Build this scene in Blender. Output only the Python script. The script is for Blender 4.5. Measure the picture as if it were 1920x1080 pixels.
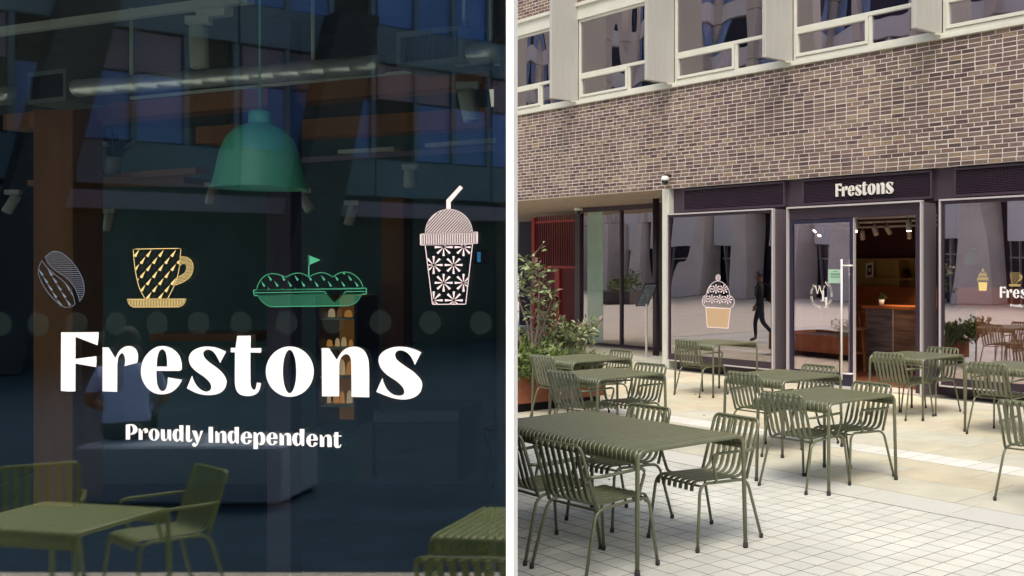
import bpy, bmesh, math, random
from math import sin, cos, pi, radians, sqrt, atan2
from mathutils import Vector, Matrix
random.seed(7)
scene = bpy.context.scene
col = scene.collection
for o in list(bpy.data.objects):
    bpy.data.objects.remove(o)

# ------------------------------------------------------------------ camera
FPX, CX, HZ, H = 2000.0, 1444.0, 500.0, 1.85
cam = bpy.data.cameras.new('camera')
cam.sensor_width = 36.0
cam.lens = 36.0 * FPX / 1920.0
cam.shift_x = (960.0 - CX) / 1920.0
cam.shift_y = (HZ - 540.0) / 1920.0
cam.clip_start, cam.clip_end = 0.05, 600
cam_o = bpy.data.objects.new('camera', cam)
cam_o.location = (0, 0, H)
cam_o.rotation_euler = (radians(90), 0, 0)
col.objects.link(cam_o)
scene.camera = cam_o

# ------------------------------------------------------------------ daylight
SUN_EL, SUN_AZ = radians(60), radians(184)       # azimuth clockwise from +Y
world = bpy.data.worlds.new('World')
scene.world = world
world.use_nodes = True
wn = world.node_tree.nodes
bg = wn['Background']
sky = wn.new('ShaderNodeTexSky')
sky.sky_type = 'NISHITA'
sky.sun_disc = False
sky.sun_elevation = SUN_EL
sky.sun_rotation = SUN_AZ
sky.air_density = 1.0
sky.dust_density = 6.0
sky.ozone_density = 0.6
world.node_tree.links.new(sky.outputs[0], bg.inputs[0])
bg.inputs[1].default_value = 0.13
sun = bpy.data.lights.new('sun', 'SUN')
sun.energy = 1.4
sun.angle = radians(22)
sun.color = (1.0, 0.97, 0.91)
sun_o = bpy.data.objects.new('sun', sun)
sd = Vector((sin(SUN_AZ) * cos(SUN_EL), cos(SUN_AZ) * cos(SUN_EL), sin(SUN_EL)))
sun_o.rotation_euler = sd.to_track_quat('Z', 'Y').to_euler()
sun_o.location = (0, 0, 30)
col.objects.link(sun_o)
vs = scene.view_settings
scene.display_settings.display_device = 'sRGB'
vs.view_transform = 'Standard'
vs.look = 'None'
vs.gamma = 1.0
vs.use_curve_mapping = False
vs.exposure = 0.50
scene.render.engine = 'CYCLES'
scene.cycles.transparent_max_bounces = 24
scene.cycles.max_bounces = 10
scene.cycles.glossy_bounces = 5
scene.cycles.diffuse_bounces = 4

# ------------------------------------------------------------------ materials
def nodes(m):
    return m.node_tree.nodes, m.node_tree.links

def mat(name, rgb, rough=0.6, metal=0.0, var=0.0, scale=8.0, bump=0.0, bscale=60.0, spec=0.5,
        rgb2=None, emit=None, estr=0.0, stretch=(1, 1, 1), rvar=0.0, objvar=0.0):
    m = bpy.data.materials.new(name)
    m.use_nodes = True
    n, l = nodes(m)
    p = n['Principled BSDF']
    p.inputs['Base Color'].default_value = (*rgb, 1)
    p.inputs['Roughness'].default_value = rough
    p.inputs['Metallic'].default_value = metal
    p.inputs['Specular IOR Level'].default_value = spec
    tc = n.new('ShaderNodeTexCoord')
    mp = n.new('ShaderNodeMapping')
    mp.inputs['Scale'].default_value = stretch
    l.new(tc.outputs['Object'], mp.inputs[0])
    if var or rgb2:
        t = n.new('ShaderNodeTexNoise')
        t.inputs['Scale'].default_value = scale
        t.inputs['Detail'].default_value = 5
        t.inputs['Roughness'].default_value = 0.65
        l.new(mp.outputs[0], t.inputs['Vector'])
        r = n.new('ShaderNodeValToRGB')
        r.color_ramp.elements[0].position = 0.3
        r.color_ramp.elements[1].position = 0.7
        a = rgb if rgb2 else tuple(c * (1 - var) for c in rgb)
        b = rgb2 if rgb2 else tuple(min(1, c * (1 + var)) for c in rgb)
        r.color_ramp.elements[0].color = (*a, 1)
        r.color_ramp.elements[1].color = (*b, 1)
        l.new(t.outputs[0], r.inputs[0])
        l.new(r.outputs[0], p.inputs['Base Color'])
        if rvar:
            mr = n.new('ShaderNodeMapRange')
            mr.inputs[3].default_value = max(0, rough - rvar)
            mr.inputs[4].default_value = min(1, rough + rvar)
            l.new(t.outputs[0], mr.inputs[0])
            l.new(mr.outputs[0], p.inputs['Roughness'])
    if bump:
        t2 = n.new('ShaderNodeTexNoise')
        t2.inputs['Scale'].default_value = bscale
        t2.inputs['Detail'].default_value = 4
        l.new(mp.outputs[0], t2.inputs['Vector'])
        b2 = n.new('ShaderNodeBump')
        b2.inputs['Strength'].default_value = bump
        b2.inputs['Distance'].default_value = 0.01
        l.new(t2.outputs[0], b2.inputs['Height'])
        l.new(b2.outputs[0], p.inputs['Normal'])
    if objvar:
        oi = n.new('ShaderNodeObjectInfo'); mo = n.new('ShaderNodeMapRange')
        mo.inputs[3].default_value = 1 - objvar; mo.inputs[4].default_value = 1 + objvar
        l.new(oi.outputs['Random'], mo.inputs[0])
        sc_ = n.new('ShaderNodeVectorMath'); sc_.operation = 'SCALE'
        src = p.inputs['Base Color'].links[0].from_socket
        l.new(src, sc_.inputs[0]); l.new(mo.outputs[0], sc_.inputs['Scale']); l.new(sc_.outputs[0], p.inputs['Base Color'])
    if emit:
        p.inputs['Emission Color'].default_value = (*emit, 1)
        p.inputs['Emission Strength'].default_value = estr
    return m

def pieces(name, cols, island, rough=0.85, nscale=30.0, nvar=0.25, bump=0.35, bscale=90.0, spec=0.3, stain=None):
    """colour picked per piece (object or loose mesh island), with grain over it"""
    m = bpy.data.materials.new(name)
    m.use_nodes = True
    n, l = nodes(m)
    p = n['Principled BSDF']
    p.inputs['Roughness'].default_value = rough
    p.inputs['Specular IOR Level'].default_value = spec
    if island:
        g = n.new('ShaderNodeNewGeometry'); rnd = g.outputs['Random Per Island']
    else:
        g = n.new('ShaderNodeObjectInfo'); rnd = g.outputs['Random']
    r = n.new('ShaderNodeValToRGB')
    cr = r.color_ramp
    cr.interpolation = 'CONSTANT'
    tot = float(len(cols))
    cr.elements[0].color = (*cols[0], 1); cr.elements[0].position = 0
    cr.elements[1].color = (*cols[1], 1); cr.elements[1].position = 1 / tot
    for i, c in enumerate(cols[2:], 2):
        e = cr.elements.new(i / tot); e.color = (*c, 1)
    l.new(rnd, r.inputs[0])
    g2 = n.new('ShaderNodeNewGeometry')
    ad = n.new('ShaderNodeVectorMath'); ad.operation = 'ADD'
    l.new(g2.outputs['Position'], ad.inputs[0])
    cm = n.new('ShaderNodeCombineXYZ')
    mu = n.new('ShaderNodeMath'); mu.operation = 'MULTIPLY'; mu.inputs[1].default_value = 91.0
    l.new(rnd, mu.inputs[0]); l.new(mu.outputs[0], cm.inputs[0]); l.new(mu.outputs[0], cm.inputs[2])
    l.new(cm.outputs[0], ad.inputs[1])
    t = n.new('ShaderNodeTexNoise')
    t.inputs['Scale'].default_value = nscale; t.inputs['Detail'].default_value = 5
    l.new(ad.outputs[0], t.inputs['Vector'])
    mr = n.new('ShaderNodeMapRange')
    mr.inputs[1].default_value = 0.25; mr.inputs[2].default_value = 0.75
    mr.inputs[3].default_value = 1 - nvar; mr.inputs[4].default_value = 1 + nvar
    l.new(t.outputs[0], mr.inputs[0])
    if stain:
        # soot, drips and traffic dirt running across neighbouring pieces
        ms = n.new('ShaderNodeMapping'); ms.inputs['Scale'].default_value = stain[1]
        l.new(g2.outputs['Position'], ms.inputs[0])
        ts = n.new('ShaderNodeTexNoise'); ts.inputs['Scale'].default_value = 1.0; ts.inputs['Detail'].default_value = 6; ts.inputs['Roughness'].default_value = .6
        l.new(ms.outputs[0], ts.inputs['Vector'])
        m2 = n.new('ShaderNodeMapRange'); m2.inputs[1].default_value = .35; m2.inputs[2].default_value = .68
        m2.inputs[3].default_value = 1 - stain[0]; m2.inputs[4].default_value = 1 + stain[0] * .4
        l.new(ts.outputs[0], m2.inputs[0])
        m3 = n.new('ShaderNodeMath'); m3.operation = 'MULTIPLY'
        l.new(mr.outputs[0], m3.inputs[0]); l.new(m2.outputs[0], m3.inputs[1])
        fac = m3.outputs[0]
    else:
        fac = mr.outputs[0]
    mx = n.new('ShaderNodeVectorMath'); mx.operation = 'SCALE'
    l.new(r.outputs[0], mx.inputs[0]); l.new(fac, mx.inputs['Scale'])
    l.new(mx.outputs[0], p.inputs['Base Color'])
    if bump:
        t2 = n.new('ShaderNodeTexNoise')
        t2.inputs['Scale'].default_value = bscale; t2.inputs['Detail'].default_value = 3
        l.new(g2.outputs['Position'], t2.inputs['Vector'])
        b2 = n.new('ShaderNodeBump'); b2.inputs['Strength'].default_value = bump; b2.inputs['Distance'].default_value = 0.004
        l.new(t2.outputs[0], b2.inputs['Height']); l.new(b2.outputs[0], p.inputs['Normal'])
    return m

def glass(name, refl, tint, wav=0.0, wscale=0.8, rough=0.0, rtint=(0.97, 0.97, 1.0)):
    """coated pane: part mirrors, the rest passes straight through, tinted"""
    m = bpy.data.materials.new(name)
    m.use_nodes = True
    n, l = nodes(m)
    n.remove(n['Principled BSDF'])
    out = n['Material Output']
    tr = n.new('ShaderNodeBsdfTransparent'); tr.inputs[0].default_value = (*tint, 1)
    gl = n.new('ShaderNodeBsdfGlossy'); gl.inputs['Roughness'].default_value = rough
    gl.inputs[0].default_value = (*rtint, 1)
    fr = n.new('ShaderNodeFresnel'); fr.inputs[0].default_value = 1.45
    ad = n.new('ShaderNodeMath'); ad.operation = 'ADD'; ad.inputs[1].default_value = refl; ad.use_clamp = True
    l.new(fr.outputs[0], ad.inputs[0])
    mx = n.new('ShaderNodeMixShader')
    l.new(ad.outputs[0], mx.inputs[0]); l.new(tr.outputs[0], mx.inputs[1]); l.new(gl.outputs[0], mx.inputs[2])
    l.new(mx.outputs[0], out.inputs[0])
    if wav:
        g2 = n.new('ShaderNodeNewGeometry')
        mpn = n.new('ShaderNodeMapping'); mpn.inputs['Scale'].default_value = (1, 1, 0.35)
        l.new(g2.outputs['Position'], mpn.inputs[0])
        t = n.new('ShaderNodeTexNoise'); t.inputs['Scale'].default_value = wscale; t.inputs['Detail'].default_value = 1
        l.new(mpn.outputs[0], t.inputs['Vector'])
        b = n.new('ShaderNodeBump'); b.inputs['Strength'].default_value = 1.0; b.inputs['Distance'].default_value = wav
        l.new(t.outputs[0], b.inputs['Height'])
        l.new(b.outputs[0], gl.inputs['Normal'])
    return m

def vinyl(name, rgb, alpha, rough=0.6):
    m = bpy.data.materials.new(name)
    m.use_nodes = True
    n, l = nodes(m)
    p = n['Principled BSDF']
    p.inputs['Base Color'].default_value = (*rgb, 1)
    p.inputs['Roughness'].default_value = rough
    p.inputs['Alpha'].default_value = alpha
    return m

# ------------------------------------------------------------------ object helpers
def tag(o, label=None, cat=None, group=None, kind=None):
    if label: o['label'] = label
    if cat: o['category'] = cat
    if group: o['group'] = group
    if kind: o['kind'] = kind
    return o

def empty(name, loc=(0, 0, 0), label=None, cat=None, group=None, rz=0.0, parent=None):
    o = bpy.data.objects.new(name, None)
    o.location = loc; o.rotation_euler = (0, 0, rz)
    o.empty_display_size = 0.2
    col.objects.link(o)
    if parent: o.parent = parent
    return tag(o, label, cat, group)

def copy_tree(o, parent=None):
    c = o.copy(); col.objects.link(c)
    if parent: c.parent = parent
    for ch in kids.get(o.name, []):
        d = ch.copy(); col.objects.link(d); d.parent = c
        for g in kids.get(ch.name, []):
            e = g.copy(); col.objects.link(e); e.parent = d
    return c
kids = {}

class MB:
    def __init__(s):
        s.v = []; s.f = []; s.m = []; s.sm = []
        s.mi = 0
    def add(s, vs, fs, smooth=False):
        b = len(s.v)
        s.v += [tuple(p) for p in vs]
        for f in fs:
            s.f.append(tuple(i + b for i in f)); s.m.append(s.mi); s.sm.append(smooth)
    def hexa(s, p):
        """8 corners: bottom 0-3 ccw, top 4-7"""
        s.add(p, [(3, 2, 1, 0), (4, 5, 6, 7), (0, 1, 5, 4), (1, 2, 6, 5), (2, 3, 7, 6), (3, 0, 4, 7)])
    def box(s, x0, x1, y0, y1, z0, z1, fn=None):
        p = [(x0, y0, z0), (x1, y0, z0), (x1, y1, z0), (x0, y1, z0), (x0, y0, z1), (x1, y0, z1), (x1, y1, z1), (x0, y1, z1)]
        if fn: p = [fn(*q) for q in p]
        s.hexa(p)
    def bar(s, a, b, w, d, up=(0, 0, 1)):
        """box beam from a to b, width w (sideways), d (along up)"""
        a = Vector(a); b = Vector(b); t = (b - a).normalized()
        up = Vector(up)
        x = t.cross(up)
        if x.length < 1e-5: x = t.cross(Vector((1, 0, 0)))
        x.normalize(); y = x.cross(t).normalized()
        p = []
        for q in (a, b):
            for sx, sy in ((-1, -1), (1, -1), (1, 1), (-1, 1)):
                p.append(q + x * (sx * w / 2) + y * (sy * d / 2))
        s.add(p, [(0, 1, 2, 3), (7, 6, 5, 4), (0, 4, 5, 1), (1, 5, 6, 2), (2, 6, 7, 3), (3, 7, 4, 0)])
    def sweep(s, path, prof, smooth=True, up=(1, 0, 0), closed=False, scales=None):
        """sweep closed 2D profile along path"""
        pts = [Vector(p) for p in path]
        n = len(pts); k = len(prof)
        vs = []
        for i, p in enumerate(pts):
            if closed:
                t = (pts[(i + 1) % n] - pts[i - 1]).normalized()
            else:
                t = (pts[min(i + 1, n - 1)] - pts[max(i - 1, 0)]).normalized()
            x = Vector(up) - t * t.dot(Vector(up))
            if x.length < 1e-4:
                x = Vector((0, 1, 0)) - t * t.dot(Vector((0, 1, 0)))
            x.normalize(); y = t.cross(x)
            sc = scales[i] if scales else 1.0
            for (a, b) in prof:
                vs.append(p + x * (a * sc) + y * (b * sc))
        fs = []
        rng = n if closed else n - 1
        for i in range(rng):
            for j in range(k):
                a = i * k + j; b = i * k + (j + 1) % k
                c = ((i + 1) % n) * k + (j + 1) % k; d = ((i + 1) % n) * k + j
                fs.append((a, b, c, d))
        if not closed:
            fs.append(tuple(range(k - 1, -1, -1)))
            fs.append(tuple((n - 1) * k + j for j in range(k)))
        s.add(vs, fs, smooth)
    def tube(s, path, r, n=8, up=(1, 0, 0), closed=False, scales=None):
        s.sweep(path, [(r * cos(2 * pi * j / n), r * sin(2 * pi * j / n)) for j in range(n)], True, up, closed, scales)
    def lathe(s, prof, c=(0, 0, 0), n=20, smooth=True, fn=None):
        """prof: list of (r,z)"""
        vs = []
        for (r, z) in prof:
            for j in range(n):
                q = (c[0] + r * cos(2 * pi * j / n), c[1] + r * sin(2 * pi * j / n), c[2] + z)
                vs.append(fn(*q) if fn else q)
        fs = []
        for i in range(len(prof) - 1):
            for j in range(n):
                fs.append((i * n + j, i * n + (j + 1) % n, (i + 1) * n + (j + 1) % n, (i + 1) * n + j))
        fs.append(tuple(range(n - 1, -1, -1)))
        fs.append(tuple((len(prof) - 1) * n + j for j in range(n)))
        s.add(vs, fs, smooth)
    def mesh(s, name):
        me = bpy.data.meshes.new(name)
        me.from_pydata(s.v, [], s.f)
        me.polygons.foreach_set('use_smooth', s.sm)
        me.polygons.foreach_set('material_index', s.m)
        me.update()
        return me
    def build(s, name, mats, parent=None, bevel=0.0, loc=None, label=None, kind=None):
        me = s.mesh(name)
        return link(name, me, mats, parent, bevel, loc, label, kind)

def link(name, me, mats, parent=None, bevel=0.0, loc=None, label=None, kind=None):
    if mats is not None and len(me.materials) == 0:
        for m in (mats if isinstance(mats, (list, tuple)) else [mats]):
            me.materials.append(m)
    if bevel:
        bm = bmesh.new(); bm.from_mesh(me)
        bmesh.ops.bevel(bm, geom=bm.edges[:], offset=bevel, segments=1, affect='EDGES', clamp_overlap=True)
        bm.to_mesh(me); bm.free()
    o = bpy.data.objects.new(name, me)
    col.objects.link(o)
    if loc: o.location = loc
    if parent:
        o.parent = parent
        kids.setdefault(parent.name, []).append(o)
        if loc is None and parent.type == 'EMPTY' and (parent.location.length or parent.rotation_euler.z) and getattr(parent, 'fixed', 0) == 0:
            pass
    if label: o['label'] = label
    if kind: o['kind'] = kind
    return o

def ray(px, py, Y):
    return Vector(((px - CX) / FPX * Y, Y, H + (HZ - py) / FPX * Y))
# facade frame: u runs along the front (towards the right and nearer), v into the building
UX, UY, VX, VY = 0.7148, -0.6994, 0.6994, 0.7148
FY = 17.62
def F(u, v, z=0.0):
    return (UX * u + VX * v, FY + UY * u + VY * v, z)
def U(px, v=0.0):
    k = (px - CX) / FPX
    # UX*u+VX*v = k*(FY+UY*u+VY*v)
    return (k * (FY + VY * v) - VX * v) / (UX - k * UY)
def Z(px, py, v=0.0):
    u = U(px, v)
    return H + (HZ - py) / FPX * (FY + UY * u + VY * v)
def inv(x, y):
    y -= FY
    return (UX * x + UY * y, VX * x + VY * y)
RZ = atan2(UY, UX)

def crom(pts, seg=7, closed=True):
    """points (x,y[,1]=corner) -> dense polyline, Catmull-Rom between corners"""
    n = len(pts); out = []
    def c(i): return len(pts[i % n]) > 2 and pts[i % n][2]
    for i in range(n if closed else n - 1):
        p1 = pts[i % n]; p2 = pts[(i + 1) % n]
        if c(i) and c(i + 1):
            out.append((p1[0], p1[1])); continue
        p0 = p1 if c(i) else pts[(i - 1) % n]
        p3 = p2 if c(i + 1) else pts[(i + 2) % n]
        if c(i): p0 = (2 * p1[0] - p2[0], 2 * p1[1] - p2[1]) if False else p1
        for k in range(seg):
            t = k / seg
            r = []
            for d in (0, 1):
                m1 = (p2[d] - p0[d]) / 2; m2 = (p3[d] - p1[d]) / 2
                t2, t3 = t * t, t * t * t
                r.append((2 * t3 - 3 * t2 + 1) * p1[d] + (t3 - 2 * t2 + t) * m1 + (-2 * t3 + 3 * t2) * p2[d] + (t3 - t2) * m2)
            out.append(tuple(r))
    if not closed: out.append((pts[-1][0], pts[-1][1]))
    return out

def fill_mesh(name, loops, thick=0.0):
    """2D loops (holes by overlap) -> filled mesh in its XY plane"""
    cu = bpy.data.curves.new(name, 'CURVE')
    cu.dimensions = '2D'; cu.fill_mode = 'BOTH'; cu.extrude = thick
    for lp in loops:
        sp = cu.splines.new('POLY'); sp.points.add(len(lp) - 1)
        for q, p in zip(sp.points, lp): q.co = (p[0], p[1], 0, 1)
        sp.use_cyclic_u = True
    ob = bpy.data.objects.new(name, cu); col.objects.link(ob)
    dg = bpy.context.evaluated_depsgraph_get()
    me = bpy.data.meshes.new_from_object(ob.evaluated_get(dg))
    bpy.data.objects.remove(ob); bpy.data.curves.remove(cu)
    return me

def remap(me, fn):
    for v in me.vertices: v.co = fn(*v.co)
    me.update()
    return me
# ------------------------------------------------------------------ palette
M = {}
M['joint'] = mat('joint_mortar', (0.16, 0.15, 0.13), 0.95, var=0.2, scale=20, bump=0.4)
M['mortar'] = mat('brick_mortar', (0.68, 0.62, 0.56), 0.95, var=0.12, scale=9, bump=0.5, bscale=120)
BR = [(0.156, 0.097, 0.091), (0.208, 0.146, 0.115), (0.109, 0.07, 0.069), (0.234, 0.172, 0.131), (0.18, 0.121, 0.104), (0.13, 0.085, 0.081), (0.208, 0.152, 0.118), (0.192, 0.13, 0.114), (0.3, 0.217, 0.146), (0.165, 0.11, 0.095), (0.207, 0.132, 0.113), (0.245, 0.186, 0.146), (0.11, 0.072, 0.072), (0.203, 0.146, 0.119), (0.157, 0.104, 0.094), (0.187, 0.134, 0.11)]
M['brick'] = pieces('brick_single', BR, False, stain=(.24, (.9, .9, .35)))
M['brick_far'] = pieces('brick_mass', BR, True, stain=(.24, (.9, .9, .35)))
TL = [(0.581, 0.601, 0.534), (0.6, 0.615, 0.547), (0.563, 0.583, 0.515), (0.614, 0.624, 0.552), (0.572, 0.583, 0.52), (0.591, 0.597, 0.538)]
M['tile'] = pieces('granite_sett', TL, False, 0.8, 160, 0.16, 0.25, 260, stain=(.17, (.8, .8, .8)))
M['tile_far'] = pieces('granite_sett_mass', TL, True, 0.8, 160, 0.16, 0.25, 260, stain=(.17, (.8, .8, .8)))
SL = [(0.55, 0.522, 0.387), (0.525, 0.512, 0.41), (0.54, 0.488, 0.351), (0.535, 0.522, 0.414), (0.555, 0.532, 0.401), (0.505, 0.497, 0.405), (0.545, 0.502, 0.369)]
M['slab'] = pieces('sandstone_slab', SL, False, 0.8, 3.2, 0.10, 0.2, 60, stain=(.15, (.7, .7, .7)))
M['strip'] = pieces('pale_granite_strip', [(0.62, 0.62, 0.56), (0.59, 0.59, 0.53), (0.64, 0.64, 0.58)], False, 0.8, 120, 0.1, 0.2, 200)
M['border'] = pieces('grey_granite_border', [(0.52, 0.525, 0.47), (0.54, 0.545, 0.49), (0.50, 0.505, 0.46)], False, 0.8, 150, 0.2, 0.25, 220)
M['plaza'] = mat('plaza_stone', (0.50, 0.48, 0.43), 0.85, var=0.1, scale=1.2, bump=0.2)
M['shade_paving'] = mat('shade_paving', (0.018, 0.042, 0.068), 0.9, var=0.25, scale=2.0, bump=0.3, spec=0.1)
M['cream'] = mat('cream_paint', (0.64, 0.645, 0.56), 0.5, var=0.05, scale=3, bump=0.05)
M['fin'] = mat('fin_paint', (0.44, 0.44, 0.405), 0.45, var=0.06, scale=4, stretch=(6, 6, 0.4))
M['dark'] = mat('dark_steel', (0.034, 0.020, 0.032), 0.42, var=0.15, scale=5)
M['dark_panel'] = mat('dark_panel', (0.060, 0.040, 0.055), 0.4, var=0.1, scale=4)
M['return'] = mat('steel_return', (0.20, 0.165, 0.185), 0.38, metal=0.35, var=0.08, scale=3, stretch=(8, 8, 0.3))
M['steel'] = mat('pale_steel', (0.62, 0.58, 0.58), 0.35, metal=0.3)
M['black'] = mat('black_void', (0.006, 0.004, 0.008), 0.9)
M['olive'] = mat('olive_powder_coat', (0.120, 0.131, 0.068), 0.34, var=0.10, scale=9, bump=0.06, bscale=500, spec=0.9, rvar=.10, objvar=.07)
M['olive_top'] = M['olive']
M['rubber'] = mat('rubber_foot', (0.03, 0.025, 0.025), 0.8)
M['white'] = mat('white_vinyl', (0.92, 0.92, 0.91), 0.6)
M['signwhite'] = mat('sign_letter', (0.80, 0.77, 0.70), 0.5)
M['corten'] = mat('rusted_steel', (0.24, 0.075, 0.035), 0.85, rgb2=(0.33, 0.12, 0.06), scale=6, bump=0.3)
M['red'] = mat('red_steel', (0.26, 0.012, 0.016), 0.5, var=0.15, scale=4)
M['redmesh'] = mat('red_mesh', (0.14, 0.014, 0.02), 0.55, var=0.2, scale=8)
M['soil'] = mat('soil', (0.03, 0.022, 0.016), 1.0, bump=1.0, bscale=30)
M['bark'] = mat('bark', (0.16, 0.125, 0.10), 0.9, var=0.3, scale=14, bump=0.6)
M['glass'] = glass('shop_glass', 0.36, (0.84, 0.82, 0.88), 0.010, 0.7, rtint=(1.0, .91, .95))
M['glass_up'] = glass('window_glass', 0.30, (0.6, 0.56, 0.64), 0.022, 0.9, rtint=(1.0, .91, .97))
M['glass_wing'] = glass('wing_glass', 0.105, (0.92, 0.96, 0.94), 0.0, 0.8, 0.016)

def vis(p, x0=950, x1=1935, y0=-10, y1=1090):
    if p[1] < 0.3: return None
    px = CX + FPX * p[0] / p[1]; py = HZ - FPX * (p[2] - H) / p[1]
    return (px, py) if (x0 < px < x1 and y0 < py < y1) else None

# ------------------------------------------------------------------ ground
def sheet(name, pts, z, m, kind='structure', thick=0.0, label=None):
    b = MB()
    n = len(pts)
    b.add([(p[0], p[1], z) for p in pts], [tuple(range(n))])
    return b.build(name, m, kind=kind, label=label)
sheet('ground', [(-220, -220), (220, -220), (220, 220), (-220, 220)], -0.05, M['plaza'])

# plaza sheet in sandstone with cut joints for the parts no lens sees close up
def plaza_mat():
    m = mat('plaza_flags', (0.60, 0.575, 0.48), 0.85)
    n, l = nodes(m); p = n['Principled BSDF']
    g = n.new('ShaderNodeNewGeometry'); mp = n.new('ShaderNodeMapping'); mp.inputs['Rotation'].default_value = (0, 0, -RZ)
    l.new(g.outputs['Position'], mp.inputs[0])
    b = n.new('ShaderNodeTexBrick'); b.inputs['Scale'].default_value = 1.0
    b.inputs['Brick Width'].default_value = 0.9; b.inputs['Row Height'].default_value = 0.6; b.inputs['Mortar Size'].default_value = 0.006
    b.inputs['Color1'].default_value = (0.62, 0.58, 0.46, 1); b.inputs['Color2'].default_value = (0.55, 0.53, 0.45, 1); b.inputs['Mortar'].default_value = (0.3, 0.28, 0.25, 1)
    l.new(mp.outputs[0], b.inputs[0]); l.new(b.outputs[0], p.inputs['Base Color'])
    return m
M['flags'] = plaza_mat()
def lf(u, v): return F(u, v)[:2]
sheet('plaza', [lf(-60, -60), lf(30, -60), lf(30, 3.0), lf(-60, 3.0)], -0.03, M['flags'])
paving = sheet('paving', [lf(-9.4, -15), lf(9.4, -15), lf(9.4, 2.59), lf(-9.4, 2.59)], -0.0016, M['joint'])
# ground shade painted as a dark sheet behind the left of the viewer (seen only mirrored in the near window)
sheet('shade_sheet', [(-17, -1.75), (-0.9, -1.75), (3, -16), (20, -45), (-20, -45), (-17, -16)], -0.026, M['shade_paving'])

def piece_mesh(name, w, d, h, bev=0.004, m=None):
    b = MB(); b.box(-w / 2, w / 2, -d / 2, d / 2, -h, 0)
    me = b.mesh(name)
    bm = bmesh.new(); bm.from_mesh(me)
    top = [e for e in bm.edges if all(v.co.z > -1e-6 for v in e.verts)]
    bmesh.ops.bevel(bm, geom=top, offset=bev, segments=1, affect='EDGES')
    bm.to_mesh(me); bm.free()
    if m: me.materials.append(m)
    return me

def lay(me, name, u, v, z, parent, rot=0.0, sc=None):
    o = bpy.data.objects.new(name, me)
    o.location = F(u, v, z); o.rotation_euler = (0, 0, RZ + rot)
    if sc: o.scale = sc
    o.parent = parent
    col.objects.link(o)
    return o
R = random.Random(3)
# small granite setts
TU, TV = 0.172, 0.150
sett = piece_mesh('sett', TU - 0.008, TV - 0.008, 0.03, 0.003, M['tile'])
cells = []
i0, i1 = int(-9.4 / TU), int(9.4 / TU)
for i in range(i0, i1):
    for j in range(0, 60):
        u = (i + 0.5) * TU; v = -6.02 - (j + 0.5) * TV
        q = vis(F(u, v, 0), 955, 1930, 0, 1085)
        cells.append((0 if q else 1, F(u, v)[1], u, v))
cells.sort(key=lambda c: (c[0], c[1]))
far = MB()
for k, (a, yy, u, v) in enumerate(cells):
    z = R.uniform(-0.0005, 0.0008)
    if k < 300 and a == 0:
        o = lay(sett, 'paving_sett', u, v, z, paving, R.uniform(-.006, .006))
    else:
        w, d = TU / 2 - 0.004, TV / 2 - 0.004
        far.add([F(u - w, v - d, z), F(u + w, v - d, z), F(u + w, v + d, z), F(u - w, v + d, z),
                 F(u - w, v - d, z - .03), F(u + w, v - d, z - .03), F(u + w, v + d, z - .03), F(u - w, v + d, z - .03)],
                [(0, 1, 2, 3), (0, 4, 5, 1), (1, 5, 6, 2), (2, 6, 7, 3), (3, 7, 4, 0)])
far.build('paving_setts', M['tile_far'], paving, kind='stuff')
# granite border between setts and slabs
bstone = piece_mesh('border', 0.9, 0.385, 0.03, 0.003, M['border'])
for i in range(-10, 11):
    lay(bstone, 'border_stone', i * 0.905, -5.81, R.uniform(-.0004, .0006), paving)
# pale strip
sstone = piece_mesh('strip', 0.212, 0.36, 0.03, 0.003, M['strip'])
for i in range(-42, 42):
    lay(sstone, 'strip_stone', i * 0.22, -4.14, R.uniform(-.0004, .0006), paving)
# sandstone slabs in courses
slabs = {}
def slab_me(w, d):
    k = (round(w, 2), round(d, 2))
    if k not in slabs: slabs[k] = piece_mesh('slab', w - 0.007, d - 0.007, 0.03, 0.003, M['slab'])
    return slabs[k]
v = -5.61
ns = 0
for d in (0.55, 0.38, 0.35, None, 0.62, 0.62, 0.62, 0.62, 0.62, 0.62, 0.62, 0.62, 0.62, 0.62):
    if d is None: v = -3.955; continue
    u = -9.3 - R.random() * .4
    while u < 9.0:
        w = R.choice((0.6, 0.75, 0.9, 1.05))
        if v > -0.3 and u > -2.6: break
        if v < 2.4:
            lay(slab_me(w, d), 'paving_slab', u + w / 2, v + d / 2, R.uniform(-.0004, .0006), paving); ns += 1
        u += w
    v += d
    if v > 2.6: break

# ------------------------------------------------------------------ cafe building
cafe = empty('cafe_building', (0, 0, 0), 'brown brick building with white upper window band and dark glazed shopfront beyond the tables', 'building')
def fbox(b, u0, u1, v0, v1, z0, z1): b.box(u0, u1, v0, v1, z0, z1, F)
ZB, ZT = 3.27, 5.09
b = MB(); fbox(b, -17, 9.0, -0.0097, 0.30, ZB, ZT); fbox(b, -17, 9.0, -0.0097, 0.3, 7.12, 9.6)
wall = b.build('wall', M['mortar'], cafe)
BL, BH = 0.222, (ZT - ZB) / 28.0
bfull = [None, None]
def brick_me(w, name):
    bb = MB(); bb.box(-w / 2, w / 2, -0.012, 0.09, -BH / 2 + 0.0058, BH / 2 - 0.0058)
    me = bb.mesh(name)
    bm = bmesh.new(); bm.from_mesh(me)
    ed = [e for e in bm.edges if all(x.co.y < -0.01 for x in e.verts)]
    bmesh.ops.bevel(bm, geom=ed, offset=0.002, segments=1, affect='EDGES')
    bm.to_mesh(me); bm.free(); me.materials.append(M['brick'])
    return me
bst = brick_me(BL - 0.013, 'brick_stretcher'); bhd = brick_me(0.0995, 'brick_header')
bl = []
lap = 0.0
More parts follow.
